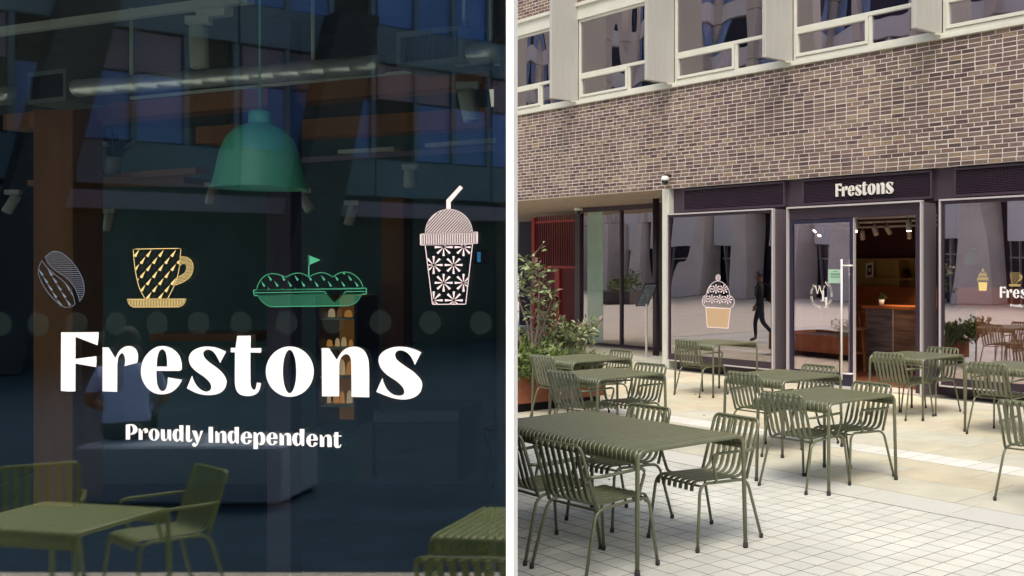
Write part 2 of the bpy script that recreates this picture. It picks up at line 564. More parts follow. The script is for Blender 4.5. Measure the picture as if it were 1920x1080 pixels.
for r in range(28):
    z = ZB + (r + 0.5) * BH
    u = -13.0 + (.111 if r % 2 else 0) + R.uniform(-.008, .008)
    while u < 8.6:
        hd = R.random() < 0.03
        w = 0.1125 if hd else BL
        bl.append((u + w / 2, z, hd)); u += w
for r in range(16):
    z = 7.14 + (r + 0.5) * BH
    u = -13.0 + (0.1125 if r % 2 else 0)
    while u < 0:
        bl.append((u + BL / 2, z, False)); u += BL
def bkey(t):
    p = F(t[0], 0, t[1])
    return (0 if vis(p, 975, 1925, -2, 1080) else 1, p[1])
bl.sort(key=bkey)
mass = MB()
for k, (u, z, hd) in enumerate(bl):
    dv = R.uniform(-.0015, .0015); dz = R.uniform(-.0015, .0015)
    if k < 300:
        o = lay(bhd if hd else bst, 'brick', u, dv, z + dz, wall, R.uniform(-.008, .008))
    else:
        w = (0.0995 if hd else BL - 0.013) / 2; h = BH / 2 - 0.0058; c = 0.002
        y0, y1 = dv - 0.012, dv + 0.08
        z0, z1 = z + dz - h, z + dz + h
        mass.add([F(u - w, y1, z0), F(u + w, y1, z0), F(u + w, y1, z1), F(u - w, y1, z1),
                  F(u - w, y0 + c, z0), F(u + w, y0 + c, z0), F(u + w, y0 + c, z1), F(u - w, y0 + c, z1),
                  F(u - w + c, y0, z0 + c), F(u + w - c, y0, z0 + c), F(u + w - c, y0, z1 - c), F(u - w + c, y0, z1 - c)],
                 [(8, 9, 10, 11), (4, 5, 9, 8), (5, 6, 10, 9), (6, 7, 11, 10), (7, 4, 8, 11),
                  (0, 1, 5, 4), (1, 2, 6, 5), (2, 3, 7, 6), (3, 0, 4, 7)])
mass.build('bricks', M['brick_far'], wall, kind='stuff')
# soffit over the recess, brick slips on edge
M['soffit'] = mat('brick_soffit', (0.27, 0.20, 0.155), 0.9, rgb2=(0.40, 0.31, 0.23), scale=5, stretch=(1, 1, 1), bump=0.5, bscale=40)
b = MB(); fbox(b, -17, U(1252, 0), 0.10, 6.0, ZB - 0.004, ZB + 0.15); b.build('soffit', M['soffit'], cafe)
# sill flashing
b = MB(); fbox(b, -17, 9, -0.055, 0.25, ZT + 0.003, ZT + 0.05); fbox(b, -17, 9, -0.03, 0.25, ZT + 0.05, 5.175); b.build('window_sill', M['cream'], cafe)
b = MB(); fbox(b, -17, 9, -0.01, 0.3, 6.80, 7.06); fbox(b, -17, 9, -0.05, 0.3, 7.06, 7.117); b.build('window_head', M['cream'], cafe)
# window fins and windows between them
fin_w = [U(1083, 0.0), U(1263, 0.0), U(1485, 0.0), U(1765, 0.0)]
step = (fin_w[3] - fin_w[0]) / 3
fin_w = [fin_w[0] - step] + fin_w + [fin_w[3] + step]
def window(u0, u1):
    w = u1 - u0
    f = MB()
    z0, z1 = 5.178, 6.797
    va, vb = 0.02, 0.10
    fbox(f, u0, u0 + 0.05, va, vb, z0, z1); fbox(f, u1 - 0.05, u1, va, vb, z0, z1)
    fbox(f, u0 + 0.05, u1 - 0.05, va, vb, z0, z0 + 0.05); fbox(f, u0 + 0.05, u1 - 0.05, va, vb, z1 - 0.05, z1)
    zt = 5.655
    fbox(f, u0 + 0.05, u1 - 0.05, va - 0.004, vb, zt, zt + 0.06)
    um = u0 + w * 0.56
    fbox(f, um - 0.03, um + 0.03, va + 0.003, vb, z0 + 0.05, zt)
    fr = f.build('window', M['cream'], cafe, bevel=0.004)
    vf = MB(); a0, a1, c0, c1 = u0 + 0.056, um - 0.036, z0 + 0.056, zt - 0.006
    fbox(vf, a0, a0 + 0.05, va - 0.02, vb - 0.02, c0, c1); fbox(vf, a1 - 0.05, a1, va - 0.02, vb - 0.02, c0, c1)
    fbox(vf, a0 + 0.05, a1 - 0.05, va - 0.02, vb - 0.02, c0, c0 + 0.05); fbox(vf, a0 + 0.05, a1 - 0.05, va - 0.02, vb - 0.02, c1 - 0.05, c1)
    vf.build('vent_frame', M['cream'], fr, bevel=0.004)
    for (p0, p1, q0, q1) in ((u0 + .052, u1 - .052, zt + .062, z1 - .052), (a0 + .052, a1 - .052, c0 + .052, c1 - .052), (um + .032, u1 - .052, z0 + .052, zt - .002)):
        g = MB(); fbox(g, p0, p1, 0.05, 0.058, q0, q1); g.build('pane', M['glass_up'], fr)
for k in range(5):
    a, c = fin_w[k] + 0.012, fin_w[k + 1] - 0.075
    window(a, c)
for u in fin_w:
    b = MB(); fbox(b, u - 0.07, u + 0.005, -0.62, 0.018, 5.16, 8.2); b.build('window_fin', M['fin'], cafe, bevel=0.006)
    b = MB(); fbox(b, u - 0.09, u + 0.03, -0.16, 0.0, 5.14, 5.158); b.build('fin_bracket', M['cream'], cafe)
b = MB(); fbox(b, -17, 9, 0.5, 0.6, 5.0, 7.2); b.build('reflection_backing', mat('reflection_mauve', (0.27, 0.215, 0.265), 0.9), cafe)  # flat window reflection painted as a mauve plane behind the upper panes
b = MB(); fbox(b, -17, 9, 0.31, 12, 9.0, 9.6); b.build('roof', M['cream'], cafe)

# cream column at the end of the shopfront
uc = U(1241, -0.02)
b = MB(); fbox(b, uc, uc + 0.19, -0.015, 0.20, 0, ZB - 0.006); b.build('column', M['cream'], cafe, bevel=0.006)

# fascia behind the signs
b = MB()
uA, uE = uc + 0.195, 9.0
fbox(b, uA, uE, 0.10, 0.24, 2.80, ZB - 0.002)
b.build('fascia', M['dark_panel'], cafe)
M['louvre'] = mat('louvre_grey', (0.065, 0.038, 0.062), 0.5)
def louvre(u0, u1, z0=2.865, z1=3.215):
    f = MB()
    fbox(f, u0, u1, 0.085, 0.098, z0, z1)
    o = f.build('louvre_panel', M['black'], cafe)
    s = MB(); n = 15
    for i in range(n):
        z = z0 + (i + 0.5) * (z1 - z0) / n
        s.add([F(u0, 0.05, z - .008), F(u1, 0.05, z - .008), F(u1, 0.084, z + .004), F(u0, 0.084, z + .004),
               F(u0, 0.05, z - .004), F(u1, 0.05, z - .004), F(u1, 0.084, z + .008), F(u0, 0.084, z + .008)],
              [(3, 2, 1, 0), (4, 5, 6, 7), (0, 1, 5, 4), (1, 2, 6, 5), (2, 3, 7, 6), (3, 0, 4, 7)])
    u = u0 + 0.03
    while u < u1:
        fbox(s, u, u + 0.005, 0.056, 0.060, z0, z1); u += 0.045
    s.build('louvre_slats', M['louvre'], o)
    e = MB()
    fbox(e, u0 - .03, u0, 0.03, 0.098, z0 - .03, z1 + .03); fbox(e, u1, u1 + .03, 0.03, 0.098, z0 - .03, z1 + .03)
    fbox(e, u0, u1, 0.03, 0.098, z1, z1 + .03); fbox(e, u0, u1, 0.03, 0.098, z0 - .03, z0)
    e.build('louvre_frame', M['dark_panel'], o)
    return o
louvre(U(1284, .05), U(1470, .05))
sign_panel = louvre(U(1508, .05), U(1745, .05))
louvre(U(1793, .05), 8.6)

# projecting glazed bays
VF = -0.20
def bay(u0, u1, z0=0.19, z1=2.785, right=True):
    f = MB()
    f.mi = 0   # pale steel edge angle
    fbox(f, u0 - .012, u1 + .012, VF - .02, VF + .03, z1 - .012, z1 + .012)
    fbox(f, u0 - .012, u0 + .012, VF - .02, VF + .03, z0, z1 - .0125); fbox(f, u1 - .02, u1 + .012, VF - .02, VF + .03, z0, z1 - .0125)
    fbox(f, u0 - .012, u1 + .012, VF - .015, VF + .05, z0 - .022, z0 - .003)
    f.mi = 1   # dark inner frame
    fbox(f, u0 + .0125, u1 - .0205, VF + .002, VF + .07, z0, z0 + .105)
    fbox(f, u0 + .0125, u0 + .05, VF + .002, VF + .07, z0 + .106, z1 - .0125)
    fbox(f, u1 - .055, u1 - .0205, VF + .002, VF + .07, z0 + .106, z1 - .0125)
    fbox(f, u0 + .0505, u1 - .056, VF + .002, VF + .07, z1 - .06, z1 - .0125)
    o = f.build('shop_window', [M['steel'], M['dark']], cafe)
    g = MB(); fbox(g, u0 + .0505, u1 - .0555, VF + .02, VF + .03, z0 + .106, z1 - .061); g.build('pane', M['glass'], o)
    s = MB()
    s.mi = 0
    fbox(s, u1 - .018, u1 + .01, VF + .031, 0.14, z0, z1); fbox(s, u0 - .01, u0 + .012, VF + .031, 0.14, z0, z1)
    fbox(s, u0 + .0125, u1 - .0185, VF + .072, 0.14, z1 - .05, z1)
    fbox(s, u0 + .0125, u1 - .0185, VF + .072, 0.14, z0, z0 + .08)
    s.build('side_panel', M['return'], o)
    return o
u1a, u1b = U(1252, VF), U(1450, VF)
bay1 = bay(u1a, u1b)
u3a, u3b = U(1763, VF), 8.2
bay3 = bay(u3a, u3b)
ud0, ud1 = U(1477, VF), U(1728, VF)
# posts and plinth behind the gaps
b = MB()
for (a, c) in ((u1b + .02, ud0 - .02), (ud1 + .02, u3a - .02)):
    b = MB(); fbox(b, a, c, 0.145, 0.24, 0, 2.798); b.build('dark_post', M['dark'], cafe)
for (a, c) in ((u1a, u1b), (u3a, u3b)):
    b = MB(); fbox(b, a, c, 0.02, 0.14, 0, 0.16); b.build('plinth', M['dark'], cafe)
# entrance: portal, leaf, opening
e = MB()
e.mi = 0
fbox(e, ud0 - .012, ud1 + .02, VF - .02, VF + .03, 2.775, 2.80)
fbox(e, ud0 - .012, ud0 + .006, VF - .02, VF + .03, 0.0, 2.774); fbox(e, ud1 - .016, ud1 + .012, VF - .02, VF + .03, 0.0, 2.774)
e.mi = 1
fbox(e, ud0 + .0065, ud1 - .0165, VF + .03, VF + .12, 2.60, 2.774)
fbox(e, ud1 - .13, ud1 - .0165, VF + .03, VF + .08, 0.0, 2.599)
e.mi = 2
fbox(e, ud1 - .016, ud1 + .01, VF + .031, 0.14, 0.0, 2.77); fbox(e, ud0 - .01, ud0 + .006, VF + .031, 0.14, 0.0, 2.77)
e.mi = 3
fbox(e, ud0 + .01, ud1 - .02, VF - .03, 0.2, 0.0, 0.03)
ent = e.build('entrance', [M['steel'], M['dark'], M['return'], M['steel']], cafe)
b = MB(); ul0, ul1 = ud0 + .01, U(1601, VF + .04)
b.mi = 0
fbox(b, ul0, ul0 + .06, VF + .04, VF + .09, 0.035, 2.595); fbox(b, ul1 - .085, ul1 - .012, VF + .04, VF + .09, 0.035, 2.595)
fbox(b, ul0 + .0605, ul1 - .0855, VF + .04, VF + .09, 0.035, 0.22); fbox(b, ul0 + .0605, ul1 - .0855, VF + .04, VF + .09, 2.53, 2.595)
b.mi = 1
fbox(b, ul1 - .0115, ul1, VF + .035, VF + .09, 0.035, 2.595)
M['door_dark'] = mat('door_stile', (0.022, 0.018, 0.045), 0.3)
leaf = b.build('door', [M['door_dark'], M['steel']], cafe)
g = MB(); fbox(g, ul0 + .061, ul1 - .086, VF + .06, VF + .07, 0.221, 2.529); g.build('pane', M['glass'], leaf)
uh = U(1578, VF - .03)
b = MB()
b.tube([F(uh, VF - .03, Z(1578, 712, VF - .03)), F(uh, VF - .03, Z(1578, 486, VF - .03))], 0.0165, 10)
for py in (498, 700):
    z = Z(1578, py, VF - .03)
    b.tube([F(uh, VF - .03, z), F(uh + .16, VF + .0, z), F(uh + .16, VF + .05, z)], 0.013, 8, up=(0, 0, 1))
b.build('handle', mat('brushed_handle', (0.80, 0.79, 0.78), 0.35, metal=0.2), leaf)

# ------------------------------------------------------------------ recessed glazing on the left
VR = 2.6
ur0, ur1, ur2 = U(1090, VR), U(1165, VR), U(1234, VR)
f = MB()
fbox(f, ur0 - .2, ur0, VR - .05, VR + .15, 0, 3.262)
for u in (ur1, ur2): fbox(f, u - .03, u + .03, VR - .03, VR + .06, 0.05, 3.15)
fbox(f, ur0, ur2 + .5, VR - .03, VR + .06, 3.15, 3.262); fbox(f, ur0, ur2 + .5, VR - .03, VR + .06, 0, 0.05)
fbox(f, ur2 + .031, ur2 + .6, VR, VR + .06, 0.05, 3.15)
rec = f.build('recessed_glazing', M['dark'], cafe)
for a, c in ((ur0 + .003, ur1 - .033), (ur1 + .033, ur2 - .033)):
    g = MB(); fbox(g, a, c, VR + .01, VR + .02, 0.051, 3.149); g.build('pane', M['glass'], rec)
# pale green translucent strip over the face of the first pane
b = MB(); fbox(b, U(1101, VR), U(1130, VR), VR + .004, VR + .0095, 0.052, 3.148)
b.build('green_strip', vinyl('green_strip', (0.46, 0.64, 0.52), .36), rec)
b = MB(); fbox(b, U(1152, VR + .8), U(1166, VR + .8), VR + .8, VR + .95, 0.0, 3.1); b.build('inner_post', M['return'], rec)
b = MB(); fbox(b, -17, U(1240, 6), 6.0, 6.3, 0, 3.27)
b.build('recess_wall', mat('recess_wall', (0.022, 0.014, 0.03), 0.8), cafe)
b = MB()
fbox(b, uc + .02, uc + .17, 0.202, 5.99, 0, 3.2)
b.build('return_wall', M['dark'], cafe)
# dark pole
b = MB(); up_ = U(1230, 1.6)
b.tube([F(up_, 1.6, 0), F(up_, 1.6, ZB - .01)], 0.07, 12); b.build('downpipe', M['dark'], cafe)

# ------------------------------------------------------------------ cafe interior
def struct(name, b, m): return b.build(name, m, kind='structure')
M['cafe_floor'] = mat('cafe_floor', (0.10, 0.036, 0.024), 0.4, rgb2=(0.15, 0.06, 0.038), scale=3, stretch=(1, 14, 1))
M['cafe_wall'] = mat('cafe_wall', (0.11, 0.038, 0.038), 0.8, var=0.2, scale=3)
M['ceil'] = mat('cafe_ceiling', (0.05, 0.022, 0.022), 0.8)
ui0, ui1 = u1a - .05, 8.4
b = MB(); fbox(b, ui0, ui1, 0.25, 4.8, -0.02, 0.03); struct('cafe_floor', b, M['cafe_floor'])
b = MB(); fbox(b, ui0, ui1, 0.245, 4.8, 3.0, 3.1); struct('cafe_ceiling', b, M['ceil'])
b = MB(); fbox(b, ui0 - .1, ui1, 4.81, 4.9, 0, 3.1); fbox(b, ui0 - .2, ui0 - .05, 0.25, 4.8, 0, 3.1); fbox(b, ui1, ui1 + .1, 0.25, 4.8, 0, 3.1)
struct('cafe_wall', b, M['cafe_wall'])
# ------------------------------------------------------------------ outdoor chairs and tables
def rrect(w, h, r=0.25, n=2):
    """rounded flat bar profile"""
    c = min(w, h) * r; out = []
    for (sx, sy, a0) in ((1, 1, 0), (-1, 1, 90), (-1, -1, 180), (1, -1, 270)):
        for k in range(n):
            a = radians(a0 + 90 * k / (n - 1))
            out.append((sx * (w / 2 - c) + c * cos(a), sy * (h / 2 - c) + c * sin(a)))
    return out

def fillet(pts, r, n=5):
    """round the inner corners of a 3D polyline"""
    P = [Vector(p) for p in pts]; out = [P[0]]
    for i in range(1, len(P) - 1):
        a, b, c = P[i - 1], P[i], P[i + 1]
        rr = r[i - 1] if isinstance(r, (list, tuple)) else r
        d1 = min(rr, (a - b).length * .49); d2 = min(rr, (c - b).length * .49)
        p0 = b + (a - b).normalized() * d1; p2 = b + (c - b).normalized() * d2
        for k in range(n + 1):
            t = k / n
            out.append(p0 * (1 - t) ** 2 + b * (2 * t * (1 - t)) + p2 * t * t)
    out.append(P[-1])
    return out

def make_chair(label, paint=None):
    paint = paint or M['olive']
    t = empty('cafe_chair', (0, 0, 0), label, 'chair')
    sl = MB()
    path = fillet([(0, .243, .385), (0, .235, .445), (0, -.205, .425), (0, -.305, .792), (0, -.33, .80), (0, -.335, .775)], [.05, .07, .03, .012, .01], 5)
    sl.sweep(path, rrect(.035, .010, .5, 3), True, (1, 0, 0))
    me = sl.mesh('slat'); me.materials.append(paint)
    n = 7
    for i in range(n):
        o = bpy.data.objects.new('slat', me); col.objects.link(o); o.parent = t
        o.location = ((i - (n - 1) / 2) * .0595, 0, 0)
        kids.setdefault(t.name, []).append(o)
    for s in (-1, 1):
        b = MB()
        b.tube(fillet([(s * .262, .262, .012), (s * .232, .215, .432), (s * .232, -.195, .412), (s * .262, -.30, .012)], [.07, .07], 6), .0105, 8)
        sf = b.build('side_frame', paint, t)
        for y in (.262, -.30):
            f = MB(); f.lathe([(.0135, 0), (.0145, .012), (.0135, .03)], (s * .262, y, 0), 8); f.build('foot_cap', M['rubber'], sf)
        a = MB()
        a.tube(fillet([(s * .232, -.262, .615), (s * .275, -.20, .615), (s * .278, .155, .625), (s * .262, .10, .44), (s * .232, .085, .427)], [.05, .06, .02], 6), .0105, 8, up=(0, 0, 1))
        a.build('armrest', paint, t)
    b = MB()
    b.tube(fillet([(-.232, -.19, .412), (-.232, -.312, .80), (.232, -.312, .80), (.232, -.19, .412)], [.05, .05], 6), .0115, 8, up=(0, 1, 0))
    b.build('back_frame', paint, t)
    b = MB()
    b.bar((-.225, .21, .418), (.225, .21, .418), .022, .01); b.bar((-.225, -.17, .404), (.225, -.17, .404), .022, .01)
    b.build('seat_support', paint, t)
    return t

def make_table(label, L=0.82, W=0.86, paint=None):
    paint = paint or M['olive']
    """slats run across W (local y); L along local x; origin under the middle"""
    t = empty('cafe_table', (0, 0, 0), label, 'table')
    n = int(round(L / .0472)); pitch = (L - .05) / n
    sl = MB(); zt = .745
    sl.sweep(fillet([(0, -W / 2, .675), (0, -W / 2, zt), (0, W / 2, zt), (0, W / 2, .675)], [.05, .05], 6), rrect(pitch - .0055, .010, .5, 3), True, (1, 0, 0))
    me = sl.mesh('table_slat'); me.materials.append(paint)
    for i in range(n):
        o = bpy.data.objects.new('slat', me); col.objects.link(o); o.parent = t
        o.location = (-L / 2 + .025 + (i + .5) * pitch, 0, 0)
        kids.setdefault(t.name, []).append(o)
    for s in (-1, 1):
        b = MB(); x = s * (L / 2 - .008)
        b.tube(fillet([(x + s * .012, -W / 2 - .012, .01), (x, -W / 2, zt - .006), (x, W / 2, zt - .006), (x + s * .012, W / 2 + .012, .01)], [.07, .07], 7), .0145, 10)
        lg = b.build('leg_frame', paint, t)
        for y in (-1, 1):
            f = MB(); f.lathe([(.016, 0), (.0175, .012), (.016, .035)], (x + s * .012, y * (W / 2 + .012), 0), 8); f.build('foot_cap', M['rubber'], lg)
    for y in (-1, 1):
        b = MB(); b.bar((-L / 2 + .01, y * (W / 2 - .004), .668), (L / 2 - .01, y * (W / 2 - .004), .668), .014, .022)
        b.build('edge_rail', paint, t)
    b = MB()
    for x in (-L / 4, L / 4): b.bar((x, -W / 2 + .02, .728), (x, W / 2 - .02, .728), .03, .012)
    b.build('under_brace', paint, t)
    return t

chair0 = make_chair('x'); table0 = make_table('x'); tableL = make_table('x', 1.68, 0.88)
used = set()
def put(proto, x, y, rz, label, group):
    if proto.name in used: o = copy_tree(proto)
    else: o = proto; used.add(proto.name)
    o.location = (x, y, 0); o.rotation_euler = (0, 0, rz)
    o['label'] = label; o['group'] = group
    return o
TR = 1.0 / 3
def tset(px, py, L, W, proto, tlabel, chairs, turn=0.0):
    """table by its near corner seen at px,py on the top surface; chairs: (side, along, label, twist)"""
    Y = (H - .745) * FPX / (py - HZ); X = (px - CX) / FPX * Y
    u, v = inv(X, Y)
    cu, cv = u - L / 2, v + W / 2
    p = F(cu, cv)
    put(proto, p[0], p[1], RZ + turn, tlabel, 'slatted olive cafe tables')
    for (side, du, dv, lab, tw) in chairs:
        q = F(cu + du, cv + side * (W / 2 + dv))
        put(chair0, q[0], q[1], RZ + (0 if side < 0 else pi) + tw, lab, 'slatted olive cafe chairs')
tset(1197, 846, 1.68, .88, tableL, 'large olive green slatted table nearest the viewer, beside the white post', [
    (-1, .50, .05, 'slatted armchair in front of the large near table, with its back to the viewer', .04),
    (-1, -.08, .05, 'slatted armchair half hidden by the white post at the large near table', -.03),
    (1, .46, -.02, 'slatted armchair at the far right corner of the large near table, facing the viewer', -.04),
    (1, -.38, -.10, 'slatted armchair behind the middle of the large near table, only its back showing over it', .03)])
tset(1121, 711, .82, .86, table0, 'small olive table in front of the rusty planter, nearer of the two there', [
    (-1, -.03, -.17, 'slatted armchair on the planter side of the nearer table by the rusty planter', .05),
    (1, 0, -.14, 'slatted armchair on the right of the nearer table by the rusty planter', .10)])
tset(1074, 679, .82, .86, table0, 'small olive table against the shrubs, farther of the two by the rusty planter', [
    (-1, -.03, -.17, 'slatted armchair against the planter shrubs at the farther planter table', .02),
    (1, 0, -.15, 'slatted armchair on the right of the farther table by the rusty planter', -.03)])
tset(1468, 714, .82, .86, table0, 'small olive table in front of the glass door with the handle', [
    (-1, -.02, -.19, 'slatted armchair left of the table in front of the glass door', -.02),
    (1, 0, -.17, 'slatted armchair right of the table in front of the glass door', .03)])
tset(1555, 756, .82, .86, table0, 'small olive table in the middle of the paving, second nearest to the viewer', [
    (-1, 0, -.17, 'slatted armchair on the left of the middle table, back towards the viewer', .02),
    (1, .03, -.17, 'slatted armchair on the right of the middle table, facing the viewer', -.06)])
tset(1731, 673, .82, .86, table0, 'small olive table before the right hand end of the open doorway', [
    (-1, 0, -.15, 'slatted armchair in front of the open doorway', 0.0),
    (1, 0, -.16, 'slatted armchair between the open doorway and the right hand window', .04)])
tset(1338, 647, .82, .86, table0, 'small olive table under the window with the cupcake drawing', [
    (-1, 0, -.15, 'slatted armchair alone at the table under the cupcake window', 0.03)])
tset(1932, 694, .82, .86, table0, 'small olive table cut by the right edge, below the right hand window lettering', [
    (-1, -.04, -.16, 'slatted armchair at the right hand table below the window lettering', .02)])
Yc = 1.05 * FPX / (754 - HZ); q = inv((1917 - CX) / FPX * Yc, Yc); p = F(q[0], q[1] + .31)
put(chair0, p[0], p[1], RZ + .05, 'slatted armchair cut off by the right edge, nearest on that side', 'slatted olive cafe chairs')

# ------------------------------------------------------------------ lettering
def sc(pts, ox, oy, s):
    return [(ox + p[0] / s, oy + p[1] / s, 1 if len(p) > 2 else 0) for p in pts]
C = 1
Zs = 1920 / 360.0
def ell(cx, cy, rx, ry, n=36):
    return [(cx + rx * cos(2 * pi * k / n), cy + ry * sin(2 * pi * k / n)) for k in range(n)]
GL = {}
GL['F'] = [crom(sc([(78, 70, C), (453, 68, C), (452, 115, C), (443, 200, C), (222, 115, C), (222, 335, C), (430, 308, C), (432, 360, C), (428, 418, C), (222, 382, C), (220, 660, C), (150, 662, C), (75, 655, C)], 100, 610, Zs))]
GL['r'] = [crom(sc([(492, 220, C), (552, 220, C), (620, 328, C), (655, 262), (700, 222), (750, 207), (800, 218), (835, 255), (848, 310), (840, 374, C), (712, 408, C), (718, 350), (708, 300), (690, 279), (668, 290), (648, 330), (640, 400, C), (638, 665, C), (492, 660, C)], 100, 610, Zs))]
GL['e'] = [crom(sc([(1285, 440, C), (1282, 370), (1255, 295), (1200, 240), (1145, 215), (1090, 207), (1025, 220), (955, 268), (900, 345), (876, 445), (888, 540), (935, 622), (1005, 675), (1090, 690), (1175, 670), (1245, 615), (1288, 545, C), (1145, 520, C), (1141, 585), (1125, 635), (1095, 658), (1062, 640), (1040, 590), (1032, 520), (1030, 455, C), (1262, 456, C)], 100, 610, Zs)),
           crom(sc([(1034, 412, C), (1138, 412, C), (1135, 330), (1120, 265), (1090, 240), (1060, 260), (1040, 325)], 100, 610, Zs))]
GL['s'] = [crom(sc([(1728, 262, C), (1668, 378, C), (1640, 322), (1600, 265), (1550, 242), (1512, 255), (1500, 285), (1515, 325), (1560, 370), (1640, 428), (1702, 490), (1733, 560), (1712, 635), (1650, 683), (1550, 698), (1440, 680), (1335, 630, C), (1388, 500, C), (1402, 545), (1432, 600), (1480, 646), (1530, 663), (1570, 645), (1578, 605), (1555, 560), (1500, 510), (1430, 462), (1372, 400), (1355, 330), (1380, 270), (1440, 230), (1520, 212), (1625, 222)], 100, 610, Zs))]
GL['t'] = [crom(sc([(-92, 225, C), (-45, 225, C), (-27, 105, C), (108, 103, C), (106, 228, C), (213, 228, C), (211, 274, C), (104, 272, C), (105, 560), (115, 620), (137, 645), (158, 628), (168, 572, C), (210, 578, C), (200, 630), (170, 680), (110, 705), (50, 705), (0, 690), (-35, 650), (-50, 590), (-52, 500), (-50, 270, C), (-92, 270, C)], 450, 610, Zs))]
GL['o'] = [[(450 + p[0] / Zs, 610 + p[1] / Zs) for p in ell(498, 463, 240, 252, 48)], [(450 + p[0] / Zs, 610 + p[1] / Zs) for p in ell(496, 462, 67, 217, 40)]]
GL['n'] = [crom(sc([(817, 228, C), (890, 228, C), (968, 345, C), (1000, 290), (1050, 238), (1130, 213), (1210, 230), (1265, 290), (1290, 410), (1292, 720, C), (1115, 715, C), (1113, 420), (1108, 340), (1090, 300), (1060, 288), (1025, 305), (1000, 350), (992, 430), (992, 710, C), (820, 710, C)], 450, 610, Zs))]
GL['S'] = [crom(sc([(1813, 270, C), (1748, 398, C), (1730, 350), (1690, 290), (1640, 258), (1595, 250), (1560, 268), (1552, 300), (1570, 345), (1640, 400), (1740, 470), (1805, 540), (1822, 600), (1800, 670), (1740, 720), (1640, 742), (1520, 725), (1362, 665, C), (1425, 525, C), (1440, 580), (1475, 645), (1530, 690), (1590, 704), (1635, 690), (1642, 655), (1620, 610), (1560, 555), (1470, 495), (1410, 430), (1385, 355), (1405, 290), (1470, 240), (1560, 215), (1660, 218), (1740, 238)], 450, 610, Zs))]
Zt = 1920 / 220.0
GL['P'] = [crom(sc([(95, 142, C), (190, 132), (255, 158), (288, 215), (265, 272), (210, 302), (165, 305, C), (165, 385, C), (95, 385, C)], 225, 780, Zt)), crom(sc([(165, 152, C), (197, 168), (215, 215), (200, 268), (165, 292, C)], 225, 780, Zt))]
GL['d'] = [crom(sc([(970, 152, C), (1038, 152, C), (1035, 418, C), (1000, 415, C), (985, 385, C), (955, 410), (920, 418), (880, 385), (860, 312), (878, 240), (925, 212), (955, 220), (970, 240, C)], 225, 780, Zt)), [(225 + p[0] / Zt, 780 + p[1] / Zt) for p in ell(950, 312, 24, 76, 24)]]
GL['l'] = [crom(sc([(1078, 155, C), (1145, 155, C), (1143, 365), (1150, 393), (1165, 388), (1173, 368, C), (1187, 372, C), (1172, 410), (1135, 425), (1095, 415), (1080, 380), (1078, 320, C)], 225, 780, Zt))]
GL['y'] = [crom(sc([(1178, 238, C), (1252, 242, C), (1292, 368, C), (1318, 242, C), (1362, 240, C), (1282, 440), (1252, 488), (1215, 505), (1175, 475, C), (1205, 432, C), (1222, 440), (1238, 455), (1252, 452), (1250, 432, C)], 225, 780, Zt))]
GL['I'] = [[(225 + x / Zt, 780 + y / Zt) for x, y in ((1450, 178), (1522, 178), (1522, 437), (1450, 435))]]
def bbox(loops):
    xs = [p[0] for l in loops for p in l]; ys = [p[1] for l in loops for p in l]
    return min(xs), max(xs), min(ys), max(ys)
def fit(loops, box, rot=False):
    a, b, c, d = bbox(loops); x0, x1, y0, y1 = box
    out = []
    for l in loops:
        o = []
        for p in l:
            s, t = (p[0] - a) / (b - a), (p[1] - c) / (d - c)
            if rot: s, t = 1 - s, 1 - t
            o.append((x0 + s * (x1 - x0), y0 + t * (y1 - y0)))
        out.append(o)
    return out
z3 = lambda x0, x1, y0, y1: (225 + x0 / Zt, 225 + x1 / Zt, 780 + y0 / Zt, 780 + y1 / Zt)
z4 = lambda x0, x1, y0, y1: (435 + x0 / Zt, 435 + x1 / Zt, 780 + y0 / Zt, 780 + y1 / Zt)
WORD = [GL[c] for c in ('F', 'r', 'e', 's', 't', 'o', 'n', 'S')]
TAGL = [GL['P'], fit(GL['r'], z3(305, 460, 200, 390)), fit(GL['o'], z3(468, 646, 207, 404)), fit(GL['n'], z3(668, 838, 218, 410), True),
        GL['d'], GL['l'], GL['y'], GL['I'], fit(GL['n'], z3(1560, 1742, 243, 440)), fit(GL['d'], z3(1760, 1946, 180, 452)),
        fit(GL['e'], z4(143, 328, 255, 462)), fit(GL['d'], z4(350, 547, 262, 540), True), fit(GL['e'], z4(562, 748, 268, 478)), fit(GL['n'], z4(778, 970, 278, 482)),
        fit(GL['d'], z4(985, 1184, 212, 492)), fit(GL['e'], z4(1215, 1405, 293, 504)), fit(GL['n'], z4(1437, 1634, 303, 508)), fit(GL['t'], z4(1650, 1790, 264, 523))]

